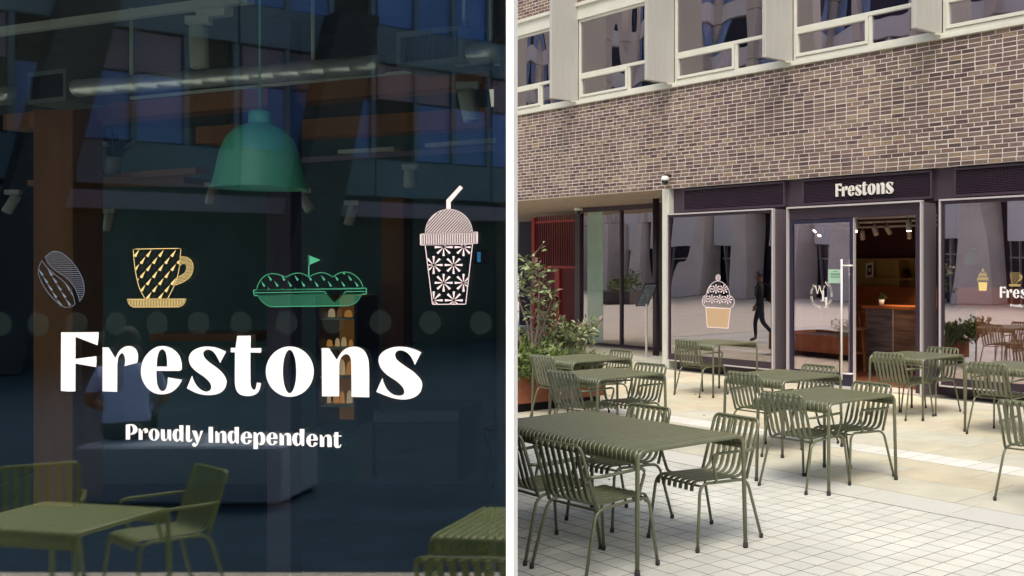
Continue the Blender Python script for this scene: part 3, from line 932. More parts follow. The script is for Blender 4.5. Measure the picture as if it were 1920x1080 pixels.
# ------------------------------------------------------------------ line icons, drawn in photo pixels
class Ink:
    """flat strokes and fills in a 2D sheet"""
    def __init__(s): s.v = []; s.f = []
    def poly(s, pts):
        b = len(s.v); s.v += pts; s.f.append(tuple(range(b, b + len(pts))))
    def line(s, pts, w, closed=False):
        n = len(pts)
        segs = range(n if closed else n - 1)
        for i in segs:
            (x0, y0), (x1, y1) = pts[i][:2], pts[(i + 1) % n][:2]
            L = math.hypot(x1 - x0, y1 - y0)
            if L < 1e-6: continue
            dx, dy = (x1 - x0) / L * w / 2, (y1 - y0) / L * w / 2
            e = .45
            s.poly([(x0 - dy - dx * e, y0 + dx - dy * e), (x1 - dy + dx * e, y1 + dx + dy * e), (x1 + dy + dx * e, y1 - dx + dy * e), (x0 + dy - dx * e, y0 - dx - dy * e)])
    def hatch(s, shape, ang, pitch, w):
        c, n = cos(ang), sin(ang)
        R_ = [(x * c + y * n, -x * n + y * c) for x, y in shape]
        y = min(p[1] for p in R_) + pitch / 2; y1 = max(p[1] for p in R_)
        while y < y1:
            xs = []
            for i in range(len(R_)):
                a, b = R_[i], R_[(i + 1) % len(R_)]
                if (a[1] <= y) != (b[1] <= y): xs.append(a[0] + (y - a[1]) / (b[1] - a[1]) * (b[0] - a[0]))
            xs.sort()
            for k in range(0, len(xs) - 1, 2):
                p, q = (xs[k], y), (xs[k + 1], y)
                s.line([(p[0] * c - p[1] * n, p[0] * n + p[1] * c), (q[0] * c - q[1] * n, q[0] * n + q[1] * c)], w)
            y += pitch
    def dart(s, x, y, ang, L, w):
        c, n = cos(ang), sin(ang)
        s.poly([(x - n * w / 2, y + c * w / 2), (x + c * L, y + n * L), (x + n * w / 2, y - c * w / 2)])
    def mesh(s, name, fn):
        b = MB(); b.add([fn(x, y) for x, y in s.v], s.f)
        return b.mesh(name)
def inside(p, poly):
    r = False; n = len(poly)
    for i in range(n):
        a, b = poly[i], poly[(i + 1) % n]
        if (a[1] > p[1]) != (b[1] > p[1]) and p[0] < (b[0] - a[0]) * (p[1] - a[1]) / (b[1] - a[1]) + a[0]: r = not r
    return r
def darts(ink, shape, ang, L, w, sx, sy, flip=True, org=(0, 0)):
    a, b, c, d = bbox([shape]); j = 0
    y = c - sy + org[1]
    while y < d + sy:
        x = a - sx + (sx * .5 if j % 2 else 0) + org[0]; i = 0
        while x < b + sx:
            ca, sa = cos(ang), sin(ang)
            t = [(x, y), (x + ca * L, y + sa * L)]
            k = 1
            if inside(t[0], shape) and inside(t[1], shape):
                ink.dart(x, y, ang, L, w)
            elif inside(t[0], shape) or inside(t[1], shape):
                # cut at the outline
                pts = [(x + ca * L * q / 8, y + sa * L * q / 8, q) for q in range(9)]
                ins = [p for p in pts if inside(p[:2], shape)]
                if len(ins) > 2:
                    q0, q1 = ins[0], ins[-1]; wa, wb = w * (1 - q0[2] / 8), w * (1 - q1[2] / 8)
                    ink.poly([(q0[0] - sa * wa / 2, q0[1] + ca * wa / 2), (q1[0] - sa * wb / 2, q1[1] + ca * wb / 2), (q1[0] + sa * wb / 2, q1[1] - ca * wb / 2), (q0[0] + sa * wa / 2, q0[1] - ca * wa / 2)])
            x += sx; i += 1
        y += sy; j += 1
def star(ink, x, y, r, shape, w):
    for k in range(8):
        a = k * pi / 4
        c, n = cos(a), sin(a)
        far_ = None
        for q in (1.0, .8, .6, .4):
            if inside((x + c * r * q, y + n * r * q), shape): far_ = q; break
        if not far_ or not inside((x + c * r * .2, y + n * r * .2), shape): continue
        w0, w1 = w * .18, w * far_
        a0, a1 = r * .14, r * far_
        ink.poly([(x + c * a0 - n * w0 / 2, y + n * a0 + c * w0 / 2), (x + c * a1 - n * w1 / 2, y + n * a1 + c * w1 / 2), (x + c * a1 + n * w1 / 2, y + n * a1 - c * w1 / 2), (x + c * a0 + n * w0 / 2, y + n * a0 - c * w0 / 2)])

def ic_cup():
    k = Ink(); q = lambda x, y: (60 + x / 6.0, 455 + y / 6.0)
    body = crom([(*q(1140, 100), 0), (*q(1143, 78), 0), (*q(1165, 72), 1), (*q(1645, 64), 1), (*q(1668, 72), 0), (*q(1672, 95), 0), (*q(1650, 320), 0), (*q(1600, 480), 0), (*q(1525, 632), 1), (*q(1272, 632), 1), (*q(1205, 500), 0), (*q(1160, 300), 0)], 5)
    k.line(body, 1.25, True)
    darts(k, body, radians(-57), 15.5, 5.6, 23, 13.2, org=(3, 2))
    out = crom([(*q(1668, 160), 1), (*q(1740, 165), 0), (*q(1795, 210), 0), (*q(1812, 285), 0), (*q(1785, 370), 0), (*q(1720, 430), 0), (*q(1615, 475), 1)], 6, False)
    inn = crom([(*q(1655, 275), 1), (*q(1690, 238), 0), (*q(1728, 245), 0), (*q(1740, 285), 0), (*q(1715, 345), 0), (*q(1635, 390), 1)], 6, False)
    k.line(out, 1.5); k.line(inn, 1.5)
    k.hatch(out + inn[::-1], radians(-6), 2.55, 0.95)
    sau = crom([(*q(1072, 637), 1), (*q(1732, 634), 1), (*q(1705, 690), 0), (*q(1660, 722), 1), (*q(1135, 724), 1), (*q(1095, 695), 0)], 5)
    k.line(sau, 1.4, True); k.hatch(sau, radians(90), 2.9, 1.25)
    return k
def ic_bean():
    k = Ink(); q = lambda x, y: (60 + x / 6.0, 455 + y / 6.0)
    A = crom([(*q(148, 160), 1), (*q(235, 100), 0), (*q(330, 115), 0), (*q(430, 195), 0), (*q(520, 310), 0), (*q(580, 450), 0), (*q(582, 580), 0), (*q(535, 662), 1), (*q(515, 590), 0), (*q(470, 490), 0), (*q(380, 390), 0), (*q(260, 310), 0), (*q(185, 235), 0)], 5)
    B = crom([(*q(110, 200), 1), (*q(160, 270), 0), (*q(260, 360), 0), (*q(370, 450), 0), (*q(450, 560), 0), (*q(485, 690), 1), (*q(430, 722), 0), (*q(340, 715), 0), (*q(220, 610), 0), (*q(120, 470), 0), (*q(74, 350), 0), (*q(80, 270), 0)], 5)
    k.line(A, .9, True); k.line(B, .9, True)
    k.hatch(A, 0, 3.6, .75)
    darts(k, B, radians(55 + 180), 15, 4.4, 17, 14)
    return k
def ic_sandwich():
    k = Ink(); q = lambda x, y: (465 + x / 8.0, 465 + y / 8.0)
    top = crom([(*q(132, 632), 1), (*q(150, 550), 0), (*q(210, 455), 0), (*q(290, 400), 0), (*q(380, 384), 0), (*q(480, 405), 0), (*q(570, 440), 1), (*q(640, 400), 0), (*q(740, 375), 0), (*q(830, 390), 0), (*q(915, 440), 1), (*q(990, 395), 0), (*q(1100, 368), 0), (*q(1195, 390), 0), (*q(1270, 438), 1), (*q(1350, 385), 0), (*q(1470, 360), 0), (*q(1590, 400), 0), (*q(1690, 500), 0), (*q(1730, 610), 1)], 5)
    k.line(top, 1.4, True); darts(k, top, radians(57 + 180), 12.5, 3.9, 25, 11.5, org=(2, 4))
    k.line([q(80, 632), q(1775, 602), q(1775, 690), q(1436, 690), q(1300, 815), q(1165, 690), q(95, 714)], 1.5, True)
    k.line([q(100, 672), q(1148, 655), q(1180, 690)], 1.2); k.line([q(1430, 690), q(1465, 655), q(1770, 650)], 1.2)
    low = crom([(*q(155, 714), 1), (*q(1165, 692), 1), (*q(1300, 815), 1), (*q(1436, 690), 1), (*q(1700, 690), 1), (*q(1660, 770), 0), (*q(1590, 835), 0), (*q(1500, 865), 1), (*q(340, 880), 1), (*q(250, 835), 0), (*q(180, 765), 0)], 5)
    k.line(low, 1.4, True); k.hatch(low, radians(-55), 3.4, .8)
    k.line([q(912, 440), q(912, 110)], 1.9); k.poly([q(900, 105), q(1088, 180), q(900, 262)])
    return k
def ic_drink():
    k = Ink(); q = lambda x, y: (770 + x / 4.5, 340 + y / 4.5)
    k.poly([q(301, 238), q(301, 158), q(338, 175), q(338, 238)]); k.poly([q(301, 158), q(416, 34), q(440, 56), q(338, 175)])
    dome = [q(122, 440)] + [q(322 + 199 * cos(radians(a)), 438 + 202 * sin(radians(a))) for a in range(180, 361, 8)] + [q(520, 428)]
    k.line(dome, 1.2, True); k.hatch(dome, radians(-47), 4.05, 1.6)
    lid = [q(82, 445), q(564, 428), q(564, 522), q(82, 538)]
    k.line(lid, 1.4, True); k.hatch(lid, radians(90), 3.25, 1.5)
    body = [q(122, 538), q(522, 528), q(464, 1036), q(184, 1038)]
    k.line(body, 1.4, True)
    for j, (y, xs) in enumerate(((555, (108, 278, 446)), (706, (194, 362, 532)), (856, (110, 278, 446)), (1004, (194, 364)))):
        for x in xs: star(k, *q(x, y), 75 / 4.5, body, 4.4)
    return k
def ic_cupcake():
    k = Ink(); q = lambda x, y: (1300 + x / 9.0, 500 + y / 9.0)
    top = crom([(*q(205, 690), 1), (*q(160, 640), 0), (*q(150, 570), 0), (*q(175, 510), 0), (*q(225, 475), 1), (*q(245, 390), 0), (*q(310, 290), 0), (*q(420, 240), 0), (*q(530, 290), 0), (*q(600, 390), 0), (*q(615, 478), 1), (*q(665, 510), 0), (*q(692, 580), 0), (*q(675, 650), 0), (*q(630, 695), 1)], 5)
    k.line(top, 1.1, True)
    for j in range(4):
        for i in range(6):
            x = 185 + i * 133 + (65 if j % 2 == 0 else 0) - 65; y = 205 + j * 172
            if inside(q(x, y), top): star(k, *q(x, y), 8.4, top, 2.7)
    ch = [q(422 + 38 * cos(2 * pi * t / 16), 185 + 52 * sin(2 * pi * t / 16)) for t in range(16)]
    k.line(ch, 1.0, True); k.hatch(ch, 0, 1.9, .9)
    cup = [q(212, 700), q(628, 698), q(590, 1030), q(238, 1030)]
    k.line(cup, 1.2, True)
    return k, cup, top

# ------------------------------------------------------------------ near glazed wing on the left
DP = 2.40
wing = empty('corner_pavilion', (0, 0, 0), 'dark glazed shop corner filling the left half, white lettering and line drawings on its window', 'building')
M['wing_metal'] = mat('wing_metal', (0.03, 0.03, 0.034), 0.45)
M['wing_white'] = mat('divider_white', (0.93, 0.93, 0.92), 0.55)
b = MB(); b.box(-.5830, -.5662, DP - .045, DP - .008, 0, 3.25); b.build('divider_post', M['wing_white'], wing)  # white divider between the two views, built as a post
xl = -5.95
b = MB()
# splayed end wall, ceiling slab edge, sill, left wall
k0, k1 = -.2440, 9.2
b.hexa([(-.583, DP - .007, 0), (-.5705, DP - .007, 0), (k0 * k1, k1, 0), (k0 * k1 - .14, k1, 0), (-.583, DP - .007, 3.4), (-.5705, DP - .007, 3.4), (k0 * k1, k1, 3.4), (k0 * k1 - .14, k1, 3.4)])
b.box(xl - .15, xl, DP - .06, DP + .1, 0, 3.4); b.box(xl - .15, xl, k1 - .12, k1, 0, 3.4); b.box(xl - .15, xl, DP + .101, k1 - .121, 3.05, 3.4); b.box(xl - .15, xl, DP + .101, k1 - .121, 0, .15); b.box(xl - .12, xl - .02, 5.7, 5.8, .151, 3.049); b.box(xl, -.5835, DP - .06, DP + .09, 3.02, 3.4); b.box(xl, -.5835, DP - .06, DP + .06, 0, 0.12)
b.box(-3.30, -3.22, DP - .04, DP + .06, .121, 3.019)
b.build('wing_frame', M['wing_metal'], wing)
b = MB(); b.hexa([(xl, DP - .06, 3.401), (-.58, DP - .06, 3.401), (k0 * k1, k1, 3.401), (xl, k1, 3.401), (xl, DP - .06, 3.5), (-.58, DP - .06, 3.5), (k0 * k1, k1, 3.5), (xl, k1, 3.5)]); b.build('roof', M['wing_metal'], wing)
side = MB(); side.box(xl - .09, xl - .08, DP + .102, 5.699, .151, 3.049); side.build('side_pane', M['glass_wing'], wing)  # unseen side glazing, added to let daylight brighten the wing interior
side = MB(); side.box(xl - .09, xl - .08, 5.801, k1 - .122, .151, 3.049); side.build('side_pane', M['glass_wing'], wing)
win = MB(); win.box(-3.22, -.5835, DP - .03, DP + .03, .121, .15); win.box(-3.22, -.5835, DP - .03, DP + .03, 2.99, 3.019)
win = win.build('shop_window', M['wing_metal'], wing)
b = MB(); b.box(-3.22, -.584, DP, DP + .010, .151, 2.989); b.build('pane', M['glass_wing'], win)
win2 = MB(); win2.box(-5.94, -3.30, DP - .03, DP + .03, .121, .15); win2.box(-5.94, -3.30, DP - .03, DP + .03, 2.99, 3.019)
win2 = win2.build('shop_window', M['wing_metal'], wing)
b = MB(); b.box(-5.94, -3.301, DP, DP + .010, .151, 2.989); b.build('pane', M['glass_wing'], win2)
DV = DP - .0015
def onpane(x, y, z=0.0):
    return ((x - CX) / FPX * DV, DV - z, H + (HZ - y) / FPX * DV)
def add_fill(name, loops, m, parent, fn):
    me = fill_mesh(name, loops); remap(me, fn)
    return link(name, me, m, parent)
for g in WORD: add_fill('letter', g, M['white'], win, onpane)
for g in TAGL: add_fill('small_letter', g, M['white'], win, onpane)
def add_ink(name, ink, m, parent, fn): return link(name, ink.mesh(name, fn), m, parent)
M['v_gold'] = mat('gold_vinyl', (0.86, 0.66, 0.26), 0.6); M['v_green'] = mat('green_vinyl', (0.05, 0.36, 0.20), 0.6)
M['v_pink'] = mat('pink_vinyl', (0.90, 0.76, 0.78), 0.6); M['v_blue'] = mat('blue_grey_vinyl', (0.16, 0.20, 0.27), 0.6)
M['v_back'] = vinyl('smoked_backing', (0.012, 0.010, 0.012), 0.55)
cup_i, bean_i, san_i, dri_i = ic_cup(), ic_bean(), ic_sandwich(), ic_drink()
add_ink('cup_drawing', cup_i, M['v_gold'], win, onpane)
add_ink('coffee_bean_drawing', bean_i, M['v_blue'], win, onpane)
add_ink('sandwich_drawing', san_i, M['v_green'], win, onpane)
add_ink('iced_drink_drawing', dri_i, M['v_pink'], win, onpane)
M['frost'] = vinyl('frosted_dot', (0.06, 0.10, 0.09), 0.10)
for (x, y) in ((1, 608), (72, 608), (144, 607), (217, 607), (294, 606), (372, 606), (452, 606), (537, 605), (624, 604), (713, 604), (806, 604), (901, 605)):
    me = fill_mesh('dot', [ell(x, y, 20.5, 22, 28)]); remap(me, lambda a, c, z: onpane(a, c, -.0005)); link('frosted_dot', me, M['frost'], win)
# lettering on the cafe
def onsign(x, y, z=0.0):
    """photo-pixel word sheet of the near window carried over to the sign board"""
    s = .92 / 680.0
    y2 = y - .022 * (x - 113)
    return F(us0 + (x - 113) * s, 0.040, zs0 + (735 - y2) * s * 1.02)
us0, zs0 = U(1567.5, .04), Z(1567.5, 369.5, .04)
s_w = (U(1676, .04) - us0)
def mk_sign(x, y, z=0.0):
    s = s_w / 680.0; y2 = y - .022 * (x - 113)
    return F(us0 + (x - 113) * s, 0.024, zs0 + (735 - y2) * s * 1.08)
for g in WORD:
    me = fill_mesh('letter', g, 0.0)
    b = MB(); vs = [tuple(v.co) for v in me.vertices]; n = len(vs)
    fs = [tuple(p.vertices) for p in me.polygons]
    # front and back faces with side walls: raised letters
    cnt = {}
    for f_ in fs:
        for i in range(len(f_)):
            e_ = (f_[i], f_[(i + 1) % len(f_)]); cnt[tuple(sorted(e_))] = cnt.get(tuple(sorted(e_)), []) + [e_]
    front = [mk_sign(*p) for p in vs]
    back = [(p[0] + VX * .02, p[1] + VY * .02, p[2]) for p in front]
    sides = [(e_[0][0], e_[0][1], e_[0][1] + n, e_[0][0] + n) for e_ in cnt.values() if len(e_) == 1]
    b.add(front + back, fs + [tuple(i + n for i in reversed(f_)) for f_ in fs] + sides)
    b.build('letter', M['signwhite'], sign_panel)
ub0 = U(1873, VF); zb0 = Z(1873, 558.5, VF); sb = 0.905 / 680.0
def onbay(x, y, z=0.0):
    y2 = y - .022 * (x - 113)
    return F(ub0 + (x - 113) * sb, VF + .0185, zb0 + (735 - y2) * sb)
for g in WORD: add_fill('letter', g, M['white'], bay3, onbay)
for g in TAGL: add_fill('small_letter', g, M['white'], bay3, onbay)
def placed(x0, y0, s, ox, oy, v=VF + .0185):
    """icon drawn round (ox,oy) in its own pixels -> bay glass at photo pixel (x0,y0)"""
    uu, zz = U(x0, v), Z(x0, y0, v)
    return lambda x, y, z=0.0: F(uu + (x - ox) * s, v - z, zz - (y - oy) * s)
add_ink('cup_drawing', cup_i, M['v_gold'], bay3, placed(1904, 524, .00165, 300, 521))
ck, ccup, ctop = ic_cupcake()
s1 = (U(1378, VF) - U(1317, VF)) / 61.0
hfit = (Z(1347, 514, VF) - Z(1347, 614, VF)) / 100.0
def cc(x, y, z=0.0):
    return F(U(1317, VF + .0185) + (x - 1317) * s1, VF + .0185 - z, Z(1347, 614, VF + .0185) + (614 - y) * hfit)
M['v_cream'] = mat('cupcake_vinyl', (0.72, 0.58, 0.46), 0.6)
M['v_case'] = vinyl('cupcake_case', (0.72, 0.50, 0.29), 0.7)
add_ink('cupcake_drawing', ck, M['v_pink'], bay1, cc)
me = fill_mesh('case', [ccup]); remap(me, lambda x, y, z: cc(x, y, -.0005)); link('cupcake_case_fill', me, M['v_case'], bay1)
add_ink('cupcake_drawing', ck, M['v_gold'], bay3, placed(1843, 524, .0030, 1347, 564))
me = fill_mesh('case', [ccup]); fnc = placed(1843, 524, .0030, 1347, 564, VF + .019); remap(me, fnc); link('cupcake_case_fill', me, M['v_gold'], bay3)

def textmesh(s, size):
    cu = bpy.data.curves.new('t', 'FONT'); cu.body = s; cu.size = size; cu.align_x = 'CENTER'
    ob = bpy.data.objects.new('t', cu); col.objects.link(ob)
    me = bpy.data.meshes.new_from_object(ob.evaluated_get(bpy.context.evaluated_depsgraph_get()))
    bpy.data.objects.remove(ob); bpy.data.curves.remove(cu)
    return me
# round emblem on the door: numerals and a ring of words
vd = VF + .058
ue, ze = U(1540, vd), Z(1540, 552, vd)
Rr = (U(1560, vd) - U(1520, vd)) / 2 * 1.0
hs = (Z(1540, 525, vd) - Z(1540, 578, vd)) / 2 / Rr
em = MB()
def on_emb(x, y): return F(ue + x, vd, ze + y * hs * .95)
for (txt, a0, a1) in (('NOTTING DALE', 62, -62), ('NOTTING DALE', 262, 138)):
    n = len(txt)
    for i, ch in enumerate(txt):
        if ch == ' ': continue
        a = radians(a0 + (a1 - a0) * i / (n - 1))
        me = textmesh(ch, Rr * .30)
        t = a - pi / 2
        vs = []
        for v_ in me.vertices:
            x, y = v_.co.x, v_.co.y + Rr * .86
            vs.append(on_emb(x * cos(t) - y * sin(t), x * sin(t) + y * cos(t)))
        em.add(vs, [tuple(p.vertices) for p in me.polygons])
def serif_one(ox, oy, h):
    w = h * .12
    for q in ([(-w, 0), (w, 0), (w, h), (-w, h * .97)], [(-w * 2.3, 0), (w * 2.3, 0), (w * 2.3, h * .06), (-w * 2.3, h * .06)], [(-w * 2.6, h * .80), (-w, h * .86), (-w, h * .97)]):
        em.add([on_emb(ox + x, oy + y) for x, y in q], [tuple(range(len(q)))])
def wee(ox, oy, w, h):
    for q in ([(0, h), (.13, h), (.30, 0), (.24, 0)], [(.30, 0), (.24, 0), (.44, h), (.50, h)], [(.40, h), (.53, h), (.72, 0), (.66, 0)], [(.72, 0), (.66, 0), (.94, h), (1.0, h)]):
        em.add([on_emb(ox + x * w, oy + y) for x, y in q], [(0, 1, 2, 3)])
    for x in (-.05, .36, .86):
        em.add([on_emb(ox + a * w, oy + c) for a, c in ((x, h * .95), (x + .2, h * .95), (x + .2, h * 1.02), (x, h * 1.02))], [(0, 1, 2, 3)])
wee(-Rr * .62, Rr * .02, Rr * .95, Rr * .62)
serif_one(Rr * .16, -Rr * .50, Rr * .80); serif_one(Rr * .46, -Rr * .98, Rr * .80)
em.build('round_emblem', M['signwhite'], leaf)
# pale green notice taped inside the door
vn = VF + .0585
nb = MB(); fbox(nb, U(1553, vn), U(1580, vn), vn - .0012, vn, Z(1566, 531, vn), Z(1566, 505, vn))
note = nb.build('paper_notice', mat('green_paper', (0.36, 0.56, 0.42), 0.8), leaf)
nl = MB(); ua, ub = U(1556, vn), U(1577, vn)
for i, (y, a, c) in enumerate(((509.5, .3, .7), (513.5, .05, .95), (515.5, .1, .9), (518, .05, .95), (520.5, .1, .85))):
    z = Z(1566, y, vn)
    nl.add([F(ua + (ub - ua) * a, vn - .002, z), F(ua + (ub - ua) * c, vn - .002, z), F(ua + (ub - ua) * c, vn - .002, z + .008), F(ua + (ub - ua) * a, vn - .002, z + .008)], [(0, 1, 2, 3)])
nl.build('notice_lines', mat('notice_ink', (0.05, 0.14, 0.10), 0.8), note)
# ------------------------------------------------------------------ inside the cafe
def at_v(px, py, v): return F(U(px, v), v, Z(px, py, v))
M['counter_grey'] = mat('counter_grey', (0.10, 0.085, 0.095), 0.6)
M['counter_brown'] = mat('counter_brown', (0.15, 0.088, 0.062), 0.6)
def diag(m, c1, c2):
    n, l = nodes(m); p = n['Principled BSDF']
    tc = n.new('ShaderNodeTexCoord'); mp = n.new('ShaderNodeMapping'); mp.inputs['Rotation'].default_value = (0, radians(35), 0); mp.inputs['Scale'].default_value = (1.5, 1.5, 14)
    l.new(tc.outputs['Object'], mp.inputs[0])
    t = n.new('ShaderNodeTexNoise'); t.inputs['Scale'].default_value = 1.3; t.inputs['Detail'].default_value = 3
    l.new(mp.outputs[0], t.inputs['Vector'])
    r = n.new('ShaderNodeValToRGB'); r.color_ramp.elements[0].color = (*c1, 1); r.color_ramp.elements[1].color = (*c2, 1)
    r.color_ramp.elements[0].position = .38; r.color_ramp.elements[1].position = .62
    l.new(t.outputs[0], r.inputs[0]); l.new(r.outputs[0], p.inputs['Base Color'])
diag(M['counter_grey'], (0.075, 0.062, 0.075), (0.15, 0.13, 0.14)); diag(M['counter_brown'], (0.12, 0.066, 0.045), (0.22, 0.135, 0.095))
M['orange'] = mat('orange_wood', (0.30, 0.085, 0.022), 0.5, rgb2=(0.40, 0.13, 0.04), scale=4, stretch=(1, 1, 9))
M['olive_board'] = mat('mustard_board', (0.42, 0.31, 0.10), 0.7, var=0.1)
vc = 2.2
cu0, cu1, cu2 = U(1622, vc), U(1676, vc), U(1722, vc)
zc = 1.16
ctr = empty('service_counter', F(cu0, vc, 0), 'cafe counter with slanting boarded front and orange wood top, seen through the open door', 'counter')
def local(b, root):
    L_ = root.location
    b.v = [(x - L_[0], y - L_[1], z - L_[2]) for x, y, z in b.v]; return b
b = MB(); fbox(b, cu0, cu1 - .01, vc, vc + .55, .03, zc - .05); local(b, ctr).build('grey_front', M['counter_grey'], ctr)
b = MB(); fbox(b, cu1 + .012, cu2 + .8, vc - .02, vc + .55, .03, zc - .05); local(b, ctr).build('brown_front', M['counter_brown'], ctr)
b = MB(); fbox(b, cu1 - .0095, cu1 + .0115, vc - .03, vc + .1, .03, zc - .05); local(b, ctr).build('corner_trim', M['steel'], ctr)
b = MB(); fbox(b, cu0 - .03, cu2 + .85, vc - .05, vc + .6, zc - .049, zc); local(b, ctr).build('counter_top', M['orange'], ctr)
b = MB(); fbox(b, U(1585, 4.5), cu2 + 1.0, 4.42, 4.80, .031, 1.45); b.build('back_bar', M['orange'], None, label='orange wooden back bar below the wall shelves in the cafe'); tag(bpy.data.objects['back_bar'], None, 'back bar')
# shelf unit on the rear wall
vsx = 4.79; sd_ = 0.34
sh = empty('wall_shelf', F(U(1655, vsx), vsx, 0), 'mustard wall shelf with two tiers on the cafe rear wall', 'shelf')
su0, su1, sm_ = U(1560, vsx), U(1745, vsx), U(1684, vsx - sd_)
zz = [Z(1655, y, vsx - sd_) for y in (486, 523, 563)]
b = MB(); fbox(b, su0, su1, vsx - .02, vsx, zz[2], zz[0]); local(b, sh).build('back_panel', M['olive_board'], sh)
for z in zz:
    b = MB(); fbox(b, su0, su1, vsx - sd_, vsx - .021, z - .018, z + .018); local(b, sh).build('shelf_board', M['olive_board'], sh)
for u in (sm_, su0, su1):
    for z0, z1 in ((zz[2], zz[1]), (zz[1], zz[0])):
        b = MB(); fbox(b, u - .018, u + .018, vsx - sd_ + .004, vsx - .022, z0 + .0185, z1 - .0185); local(b, sh).build('divider', M['olive_board'], sh)
# things on the shelf and counter
pf = empty('picture_frame', at_v(1630, 523, vsx - .2), 'white picture frame leaning on the upper wall shelf', 'picture frame')
b = MB()
def lean(x, y, z):   # local frame leaning back a little and tilted
    a = radians(-9); return (UX * (x * cos(a) + z * sin(a)) + VX * (y + z * .2), UY * (x * cos(a) + z * sin(a)) + VY * (y + z * .2), .03 + z * cos(a) - x * sin(a))
for q in ((-.10, -.065, 0, .31), (.065, .10, 0, .31), (-.0645, .0645, 0, .05), (-.0645, .0645, .26, .31)):
    b.box(q[0], q[1], 0, .02, q[2], q[3], lean)
b.build('frame', M['white'], pf); b = MB(); b.box(-.064, .064, .008, .014, .051, .259, lean); b.build('print', M['cafe_wall'], pf)
b = MB(); b.box(-.03, .03, .0055, .0075, .12, .2, lean); b.build('print_block', M['steel'], pf)
R = random.Random(11)
def leaf_faces(b, p, d, L, w, bend=.25):
    """one leaf as four triangles, pointing along d"""
    d = Vector(d).normalized(); p = Vector(p)
    s = d.cross(Vector((R.uniform(-1, 1), R.uniform(-1, 1), R.uniform(-.3, 1))))
    if s.length < 1e-3: s = Vector((1, 0, 0))
    s.normalize(); nrm = s.cross(d).normalized()
    m = p + d * L * .5 - nrm * L * bend * .2; t = p + d * L - nrm * L * bend
    b.add([p, m + s * w / 2 + nrm * w * .12, t, m - s * w / 2 + nrm * w * .12, m], [(0, 1, 4), (1, 2, 4), (4, 2, 3), (0, 4, 3)], True)
def pot_plant(loc, h, r, label, leafm, potm, n=40):
    t = empty('pot_plant', loc, label, 'plant')
    b = MB(); b.lathe([(r * .7, 0), (r, h), (r * .9, h), (r * .85, h * .85)], n=12); b.build('pot', potm, t)
    b = MB()
    for i in range(n):
        a = R.uniform(0, 6.28); e = R.uniform(.3, 1.4)
        leaf_faces(b, (0, 0, h * .9), (cos(a) * cos(e), sin(a) * cos(e), sin(e)), R.uniform(.6, 1.1) * h * 1.6, h * .35)
    b.build('leaves', leafm, t)
def leafmat(name, cols, trans=.25):
    m = pieces(name, cols, True, 0.5, 40, .2, 0, 1, .4)
    return m
M['leaf_dark'] = leafmat('dark_leaves', [(0.035, 0.06, 0.02), (0.05, 0.075, 0.025), (0.025, 0.045, 0.018)])
pot_plant(at_v(1653, 561, vc + .3)[:2] + (zc + .001,), .10, .055, 'small plant in a white pot on the cafe counter', M['leaf_dark'], M['white'], 24)
pot_plant(at_v(1698, 522, vsx - .18)[:2] + (zz[1] + .019,), .09, .09, 'dark leafy plant in a low pot on the upper wall shelf', M['leaf_dark'], M['cafe_wall'], 50)
# bar stool by the counter
def stool(x, y, label):
    t = empty('bar_stool', (x, y, .03), label, 'stool', 'wooden bar stools in the cafe')
    wood = M['stoolwood']
    b = MB(); b.lathe([(.17, .70), (.185, .715), (.18, .74), (.15, .745)], n=16); b.build('seat', wood, t)
    for k in range(4):
        a = k * pi / 2 + .5; b = MB()
        b.bar((cos(a) * .12, sin(a) * .12, .70), (cos(a) * .21, sin(a) * .21, 0), .03, .03); b.build('leg', wood, t)
    b = MB()
    b.tube([(cos(q * pi / 8) * .165, sin(q * pi / 8) * .165, .3) for q in range(16)], .009, 6, up=(0, 0, 1), closed=True); b.build('foot_ring', wood, t)
    b = MB()
    b.tube(fillet([(-.15, .1, .74), (-.17, .13, 1.02), (.17, .13, 1.02), (.15, .1, .74)], [.05, .05], 5), .011, 6); b.bar((-.05, .12, .74), (-.02, .135, 1.0), .012, .012); b.bar((.05, .12, .74), (.02, .135, 1.0), .012, .012)
    b.build('backrest', wood, t)
M['stoolwood'] = mat('stool_wood', (0.26, 0.11, 0.05), 0.5)
p = at_v(1609, 690, 1.9); stool(p[0], p[1], 'wooden bar stool left of the counter, in the open doorway')
p = at_v(1555, 690, 2.6); stool(p[0], p[1], 'wooden bar stool dimly seen through the glass door leaf')
# track lights
M['lampwhite'] = mat('lamp_white', (0.60, 0.56, 0.52), 0.5)
M['glow'] = mat('lit_lens', (1, .9, .75), .5, emit=(1.0, .80, .55), estr=14)
def spot_head(name, loc, d, m, label, group, lit=False, r=.045, L=.17, stem=.10):
    t = empty(name, loc, label, 'spotlight', group)
    d = Vector(d).normalized()
    b = MB(); b.tube([(0, 0, 0), (0, 0, -stem)], .010, 6); b.box(-.045, .045, -.018, .018, 0, .03); b.build('bracket', m, t)
    c = Vector((0, 0, -stem)); b = MB()
    b.tube([c - d * L * .35, c - d * L * .33, c + d * L * .63, c + d * L * .65], r, 14, scales=[.85, 1, 1, .96]); b.build('housing', m, t)
    b = MB(); b.tube([c + d * L * .652, c + d * (L * .652 + .004)], r * .8, 12); b.build('lens', M['glow'] if lit else M['lampwhite'], t)
    if lit:
        la = bpy.data.lights.new('spot', 'SPOT'); la.energy = 190; la.color = (1, .72, .42); la.spot_size = radians(70); la.spot_blend = .6; la.shadow_soft_size = .04
        lo = bpy.data.objects.new('spot_beam', la); lo.location = c + d * (L * .66 + .02); lo.rotation_euler = (-d).to_track_quat('Z', 'Y').to_euler(); lo.parent = t
        col.objects.link(lo)
vt = 1.3
